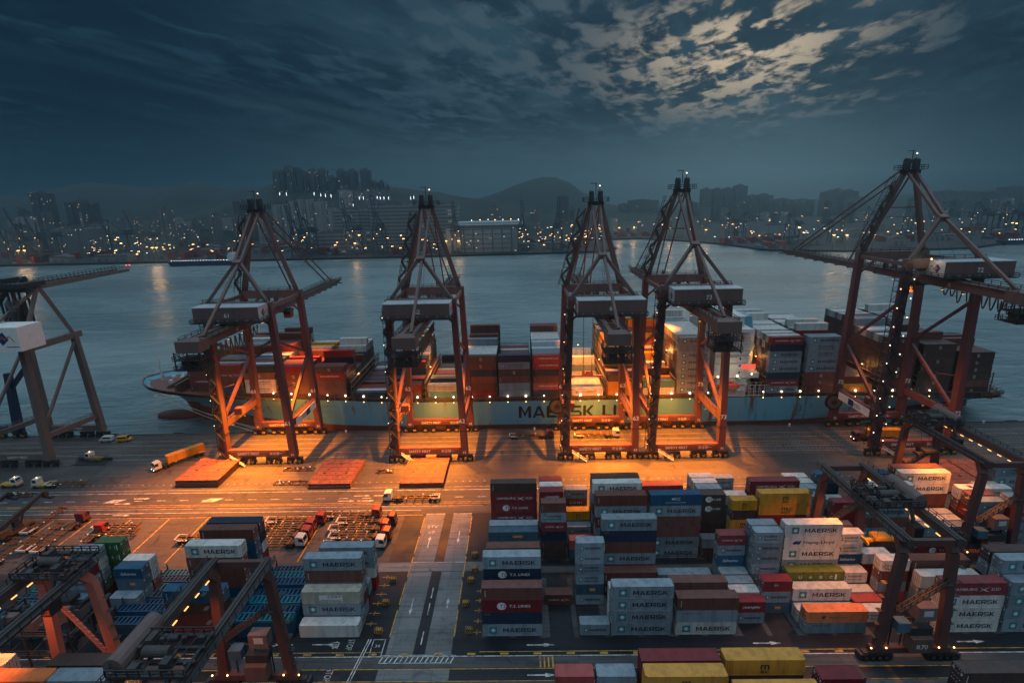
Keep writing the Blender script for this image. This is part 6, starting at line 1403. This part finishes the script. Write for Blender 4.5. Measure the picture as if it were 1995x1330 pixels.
for a, b, t, D, f, l, d in ((55, 88, 376, 1320, F_dark, 'dark stepped tower at the far left skyline', 26), (124, 166, 394, 1240, F_dark, 'dark slab office block left of the raised cranes', 40), (96, 166, 446, 1010, F_mid, 'wide low pale building behind the left cranes', 40), (168, 196, 438, 1100, F_mid, 'narrow block with lit floors left of the raised cranes', 25),
    (225, 262, 425, 1450, F_mid, 'grey block just above the raised crane booms', 30), (290, 318, 421, 1420, F_mid, 'grey block right of the tilted crane boom', 28), (318, 345, 424, 1430, F_pale, 'pale block left of the lit shaft', 26), (346, 376, 431, 1380, F_pale, 'pale block with a lit stair shaft', 26), (378, 412, 430, 1400, F_mid, 'grey block below the pointed peak', 28), (412, 450, 424, 1390, F_pale, 'broad pale block left of crane 61 head', 28), (452, 481, 392, 1330, F_dark, 'tall dark tower left of crane 61 head', 30),
    (659, 684, 370, 1370, F_pale, 'pale tower with a lit edge below the crest', 24), (686, 708, 372, 1380, F_mid, 'grey tower beside the lit-edge tower', 24), (710, 735, 369, 1520, F_mid, 'left grey block behind the lit-edge tower', 25), (736, 757, 372, 1525, F_mid, 'right grey block behind the lit-edge tower', 25),
    (945, 978, 404, 1330, F_mid, 'small lit block above the gridded warehouse', 24), (1088, 1108, 382, 1560, F_dark, 'lone tower right of the round hill', 26), (1110, 1119, 405, 1500, F_dark, 'slim chimney block right of the lone tower', 14), (1000, 1040, 412, 1700, F_mid, 'low block at the foot of the round hill', 30),
    (1210, 1226, 398, 3000, F_dark, 'faint tower between cranes 63 and 73', 60), (1228, 1284, 390, 3050, F_dark, 'faint wide block between cranes 63 and 73', 60), (1345, 1361, 394, 2900, F_dark, 'faint tower right of crane 73 head', 50),
    (1372, 1389, 368, 2650, F_dark, 'leftmost of four dark towers right of crane 73', 45), (1393, 1411, 368, 2660, F_dark, 'second of four dark towers right of crane 73', 45), (1413, 1434, 367, 2670, F_dark, 'third of four dark towers right of crane 73', 45), (1437, 1458, 361, 2640, F_dark, 'tallest of four dark towers right of crane 73', 45),
    (1461, 1480, 381, 2750, F_dark, 'faint block just right of the four dark towers', 50), (1482, 1508, 379, 2760, F_dark, 'second faint block right of the four dark towers', 50), (1512, 1548, 388, 2900, F_dark, 'faint low block left of crane 72 boom tip', 50), (1550, 1588, 389, 2920, F_dark, 'faint low block above crane 72 boom tip', 50),
    (1611, 1630, 374, 2860, F_dark, 'left tower of the faint cluster behind crane 72 boom', 50), (1630, 1650, 369, 2880, F_dark, 'tallest tower of the faint cluster behind crane 72 boom', 50), (1650, 1674, 371, 2870, F_dark, 'right tower of the faint cluster behind crane 72 boom', 50), (1662, 1688, 384, 2800, F_mid, 'pale faint block beside the cluster behind crane 72', 50),
    (1838, 1872, 372, 3300, F_dark, 'faint block right of crane 72 head', 60), (1872, 1915, 373, 3320, F_dark, 'second faint block right of crane 72 head', 60), (1916, 1960, 374, 3340, F_dark, 'third faint block right of crane 72 head', 60), (1966, 2010, 364, 3200, F_dark, 'faint tall block at the right frame edge', 60)):
    tower(a, b, t, D, f, l, d, roof='flat')
for a, b, t, D, l, d in ((648, 716, 408, 1060, 'dark depot with lit floors left of the long one', 40), (718, 800, 398, 1015, 'long many-decked depot, left wing', 50), (800, 890, 399, 1018, 'long many-decked depot, right wing', 50), (610, 700, 452, 960, 'low striped depot behind the far cranes', 30)):
    tower(a, b, t, D, F_ind, l, d, 'freight_depot', 'flat')
r4 = random.Random(21)
for i in range(72):
    q = r4.random()
    if q < .5: px, D, h = r4.uniform(-20, 540), r4.uniform(1040, 1480), r4.uniform(28, 88)
    elif q < .68: px, D, h = r4.uniform(985, 1200), r4.uniform(1250, 1600), r4.uniform(22, 62)
    else: px, D, h = r4.uniform(1240, 2040), r4.uniform(1550, 1950), r4.uniform(18, 64)
    pt = next(p for p in range(300, 600) if at(px, p, D)[1] < h); w_ = r4.uniform(7, 17)
    tower(px, px + w_, pt, D, (F_mid, F_pale, F_dark, F_mid)[i % 4], 'plain city block standing behind the far port', r4.uniform(18, 30), 'city_block', 'cross' if i % 3 == 0 else 'flat', group='plain city blocks behind the far port')
# gridded warehouse at the water
x0, z0 = at(885, 440, 930); x1, z1 = at(1010, 440, 930); root = empty('warehouse', ((x0 + x1) / 2, 955, .3)); tag(root, 'big pale gridded warehouse at the far waterside with roof lamps', 'warehouse'); w = (x1 - x0) / 2
MB().box(-w, w, -25, 60, 0, z0).build('walls', F_pale, root); mb = MB()
for i in range(6): x = -w * .72 + i * w * .30; mb.box(x - .8, x + .8, -25.6, -25, 0, z0 - 6)
for k in range(5): mb.box(-w * .8, w * .8, -25.4, -25, 6 + k * 8, 7 + k * 8)
mb.box(-w - .5, w + .5, -25.7, -24, z0 - 5, z0); mb.build('grid_columns', M_froof, root); mb = MB(); mb.box(-w * .98, w * 1.1, 0, 60, z0, z0 + 4); mb.build('roof', M_roofw, root)
for i in range(7): MB().ball((-w * .5 + i * w * .25, 6 + (i % 3) * 14, z0 + 7), .8, 6, 4).build('roof_lamp', M_warm_bulb if i % 2 else M_white_bulb, root)
tower(868, 886, 446, 925, F_pale, 'narrow pale annex left of the gridded warehouse', 30, 'warehouse', 'flat')
# low sheds, box stacks
r3 = random.Random(11)
def shed_mesh(k):
    mb = MB(); w, d, h = ((30, 18, 8), (48, 22, 11), (22, 16, 12), (60, 20, 7))[k]
    if k % 2 == 0: mb.box(-w / 2, w / 2, -d / 2, d / 2, 0, h, 0); mb.prism([(-w / 2 - 1, h), (w / 2 + 1, h), (w / 2 - 3, h + 2.6), (-w / 2 + 3, h + 2.6)], -d / 2 - .5, d / 2 + .5, 1); mb.box(-w * .3, -w * .1, -d / 2 - .1, -d / 2, 0, h * .6, 1); mb.box(w * .1, w * .3, -d / 2 - .1, -d / 2, 0, h * .6, 1)
    else:
        for i in range(int(w / 6.3)): hh = 2.6 * (1 + (i * 7 + k) % 4); mb.box(-w / 2 + i * 6.3, -w / 2 + i * 6.3 + 6.1, -d / 2, d / 2, 0, hh, 2 + (i + k) % 4)
    return mb.mesh('shed', [F_shed, M_froof, PAINT['brown'], PAINT['slate'], PAINT['grey'], PAINT['maroon']])
SM = [shed_mesh(k) for k in range(4)]
def shore_y(x):
    for (a, b), (c, d) in zip(shore[:-1], shore[1:]):
        if a <= x <= c: return b + (d - b) * (x - a) / (c - a)
    return 1000
for i in range(86):
    x = r3.uniform(-1000, 1050); y = shore_y(x) + r3.uniform(24, 150) ** 1.0 + (r3.random() < .4) * r3.uniform(60, 260)
    if 150 < x < 345 and y < 1230: continue
    k = i % 4; o = bpy.data.objects.new('port_shed' if k % 2 == 0 else 'container_pile', SM[k]); COL.objects.link(o); o.location = (x, y, .3); o.rotation_euler = (0, 0, r3.uniform(-.15, .15))
    tag(o, 'low cargo shed among the lights of the far port' if k % 2 == 0 else 'pile of containers on the far port quay', 'shed' if k % 2 == 0 else 'container pile', 'low sheds of the far port' if k % 2 == 0 else 'container piles of the far port')
# far cranes
M_fcr = mat('far_crane_paint', (.050, .075, .095), .6, dirt=.3, scale=.1)
def far_crane_meshes():
    fr = MB()
    for u in (-8.5, 8.5):
        for v in (-12, 12): fr.beam((u, v, 0), (u * .85, v, 42), 1.8)
        fr.beam((u, -12, 14), (u, 12, 14), 1.5); fr.beam((u, -12, 15), (u * .9, 12, 38), 1.0); fr.beam((u * .85, 12, 42), (u * .15, 10, 66), 1.3); fr.beam((u * .15, 10, 65), (u * .7, -12, 44), .9)
    for v in (-12, 12): fr.beam((-9, v, 41), (9, v, 41), 1.8); fr.beam((-9, v, 3), (9, v, 3), 1.6)
    for u in (-2, 2): fr.beam((u, -30, 43), (u, 15, 43), 1.3, 2.2)
    fr.box(-2.5, 2.5, 8.5, 11.5, 64, 67)
    up = MB()
    for u in (-2.2, 2.2): up.beam((u, 14, 43), (u * .9, 27, 92), 1.3, 1.8)
    for i in range(9): t = i / 8; up.beam((-2.2, 14 + 13 * t, 43 + 49 * t), (2.2, 14 + 13 * t, 43 + 49 * t), .8)
    up.beam((-2.0, 26, 91), (2, 27.5, 93), 1.6); up.beam((0, 10, 66), (0, 22, 74), .5)
    dn = MB()
    for u in (-2, 2): dn.beam((u, 14, 43), (u, 62, 43), 1.2, 1.8); dn.beam((u * .5, 10, 66), (u, 34, 44), .5); dn.beam((u * .5, 10, 66), (u, 56, 44), .5)
    for i in range(8): dn.beam((-2, 16 + i * 6, 43), (2, 16 + i * 6, 43), .6)
    hs = MB(); hs.box(-4, 4, -22, -8, 44, 50)
    return fr.mesh('frame', M_fcr), up.mesh('boom', M_fcr), dn.mesh('boom', M_fcr), hs.mesh('machinery_house', M_fcr)
FC = far_crane_meshes()
def far_crane(px, D, rot, raised, label, s=1.0, group='cranes of the far port'):
    root = empty('far_quay_crane', (at(px, 470, D)[0], D, .3), R(rot)); root.scale = (s, s, s); tag(root, label, 'crane', group)
    for nm, me in (('frame', FC[0]), ('boom', FC[1 if raised else 2]), ('machinery_house', FC[3])): o = bpy.data.objects.new(nm, me); COL.objects.link(o); o.parent = root
    for k in range(3): o = MB().ball((-6 + 6 * k, 14, 41 - k * 7), .5, 6, 4).build('work_lamp', M_white_bulb if k % 2 else M_warm_bulb, root)
for i, (px, D, rot, s) in enumerate(((28, 920, 118, .86), (62, 925, 118, 1.0), (92, 928, 118, 1.0), (232, 930, 122, 1.02), (286, 925, 124, .92))):
    far_crane(px, D, rot, True, 'far crane with raised boom, %s from the left frame edge' % ORD[i + 1], s)
for i, (px, D, s) in enumerate(((582, 915, .93), (603, 918, .98), (690, 915, 1.02), (740, 920, 1.06), (889, 912, .93), (1018, 912, .92), (1086, 915, .95))):
    far_crane(px, D, 168 if i < 3 else 180, True, 'far crane with raised boom, %s along the middle shore' % ORD[i + 1], s)
for i, (px, D, rot, s) in enumerate(((1424, 1120, 92, .78), (1440, 1135, -88, .78), (1541, 960, 100, .80), (1626, 980, -96, .82), (1768, 1090, 96, .86), (1690, 1300, 85, .8), (1820, 1500, -85, .85), (1900, 1180, 96, .92), (1932, 1060, -92, .90), (1958, 1050, 95, .95), (1992, 1040, -92, .92))):
    far_crane(px, D, rot, False, 'far crane with lowered boom, %s along the right shore' % ORD[i + 1], s)
# lamps of the far port
def lamp_mesh(h, m, r):
    mb = MB(); mb.tube([(0, 0, 0), (0, 0, h)], [.35, .2], 5, 0)
    for a in range(3): mb.ball((.9 * math.cos(a * 2.1), .9 * math.sin(a * 2.1), h), r, 6, 4, 1)
    return mb.mesh('harbour_lamp', [M_steel, m])
LMP = [lamp_mesh(h, m, r) for h, m, r in ((12, M_warm_bulb, .48), (20, M_warm_bulb, .45), (28, M_warm_bulb, .62), (9, M_cool_bulb, .36), (32, M_white_bulb, .42), (15, M_white_bulb, .36))]
for i in range(250):
    q = r3.random()
    if q < .16: px, D = r3.uniform(160, 340), r3.uniform(895, 1010)
    elif q < .26: px, D = r3.uniform(360, 680), r3.uniform(900, 1050)
    elif q < .34: px, D = r3.uniform(680, 880), r3.uniform(900, 960)
    elif q < .60: px, D = r3.uniform(1010, 1185), r3.uniform(915, 1200)
    elif q < .93: px, D = r3.uniform(1380, 2000), r3.choice((r3.uniform(930, 1100), r3.uniform(1000, 2000)))
    else: px, D = r3.uniform(1190, 1380), r3.uniform(1220, 1700)
    x = at(px, 470, D)[0]; y = max(D, shore_y(x) + 8); o = bpy.data.objects.new('harbour_lamp', LMP[r3.choice((0, 0, 1, 1, 2, 3, 4, 5, 5))]); COL.objects.link(o); o.location = (x, y, .3); s = r3.uniform(.8, 1.65); o.scale = (s, s, r3.uniform(.8, 1.2))
    tag(o, 'lamp mast shining among the sheds of the far port', 'lamp', 'lamp masts of the far port')
for px in (28, 40, 292, 300, 690, 868, 893, 1206, 1236, 1290, 1316, 1332, 1636, 1658, 1700):
    D = shore_y(at(px, 480, 900)[0]) if px not in (1206, 1236, 1290, 1316, 1332) else 1185
    x = at(px, 480, D)[0]; y = shore_y(x) + 5; o = bpy.data.objects.new('harbour_lamp', LMP[2]); COL.objects.link(o); o.location = (x, y, .3); o.scale = (1.5, 1.5, .8)
    tag(o, 'bright amber lamp at the far waterside', 'lamp', 'bright lamps at the far waterside'); l_ = lamp('quay_lamp', 'POINT', (0, -1.5, 26), 9000, (1.0, .55, .22), o, None, 1.2)
for i in range(16):                                                  # road lamps on the hill
    px = (545, 558, 612, 625, 634, 645, 700, 708, 735, 741, 748, 757, 800, 806, 688, 664)[i]; py = (378, 378, 378, 380, 381, 382, 386, 386, 385, 386, 386, 386, 386, 385, 400, 392)[i]
    x, z = at(px, py, 1330); o = bpy.data.objects.new('harbour_lamp', LMP[3]); COL.objects.link(o); o.location = (x, 1330, 0); o.scale = (.5, .5, max(.3, z / 9)); tag(o, 'lamp on a tall mast below the hill crest', 'lamp', 'lamps below the hill crest')
# vessels at the far quay
def barge(px0, px1, D, label, n_):
    xa, xb = at(px0, 505, D)[0], at(px1, 505, D)[0]; L = xb - xa; root = empty('moored_ship', ((xa + xb) / 2, D, -3)); tag(root, label, 'ship')
    mb = MB(); l = L / 2; o_ = [(-l, 7), (-l + 6, -.5), (l - 3, -.5), (l, 6.5)]; mb.prism(o_, -8, 8); mb.build('hull', M_blue_c, root); mb = MB(); mb.box(l - 22, l - 8, -6, 6, 6.5, 17); mb.box(l - 20, l - 10, -5, 5, 17, 19); mb.beam((l - 15, 0, 19), (l - 15, 0, 27), .5); mb.build('deckhouse', M_shipw, root); MB().box(-l + 8, l - 24, -6, 6, 6.5, 8.5).build('hatches', M_steel, root)
    for i in range(n_): MB().ball((-l + 8 + i * (L - 30) / (n_ - 1), -8.2, 8.6), .5, 6, 4).build('rail_lamp', M_cool_bulb, root)
barge(330, 474, 842, 'dark ship with a row of white lamps moored at the far left quay', 20); barge(1940, 2040, 905, 'dark ship with a row of white lamps at the right edge', 14)
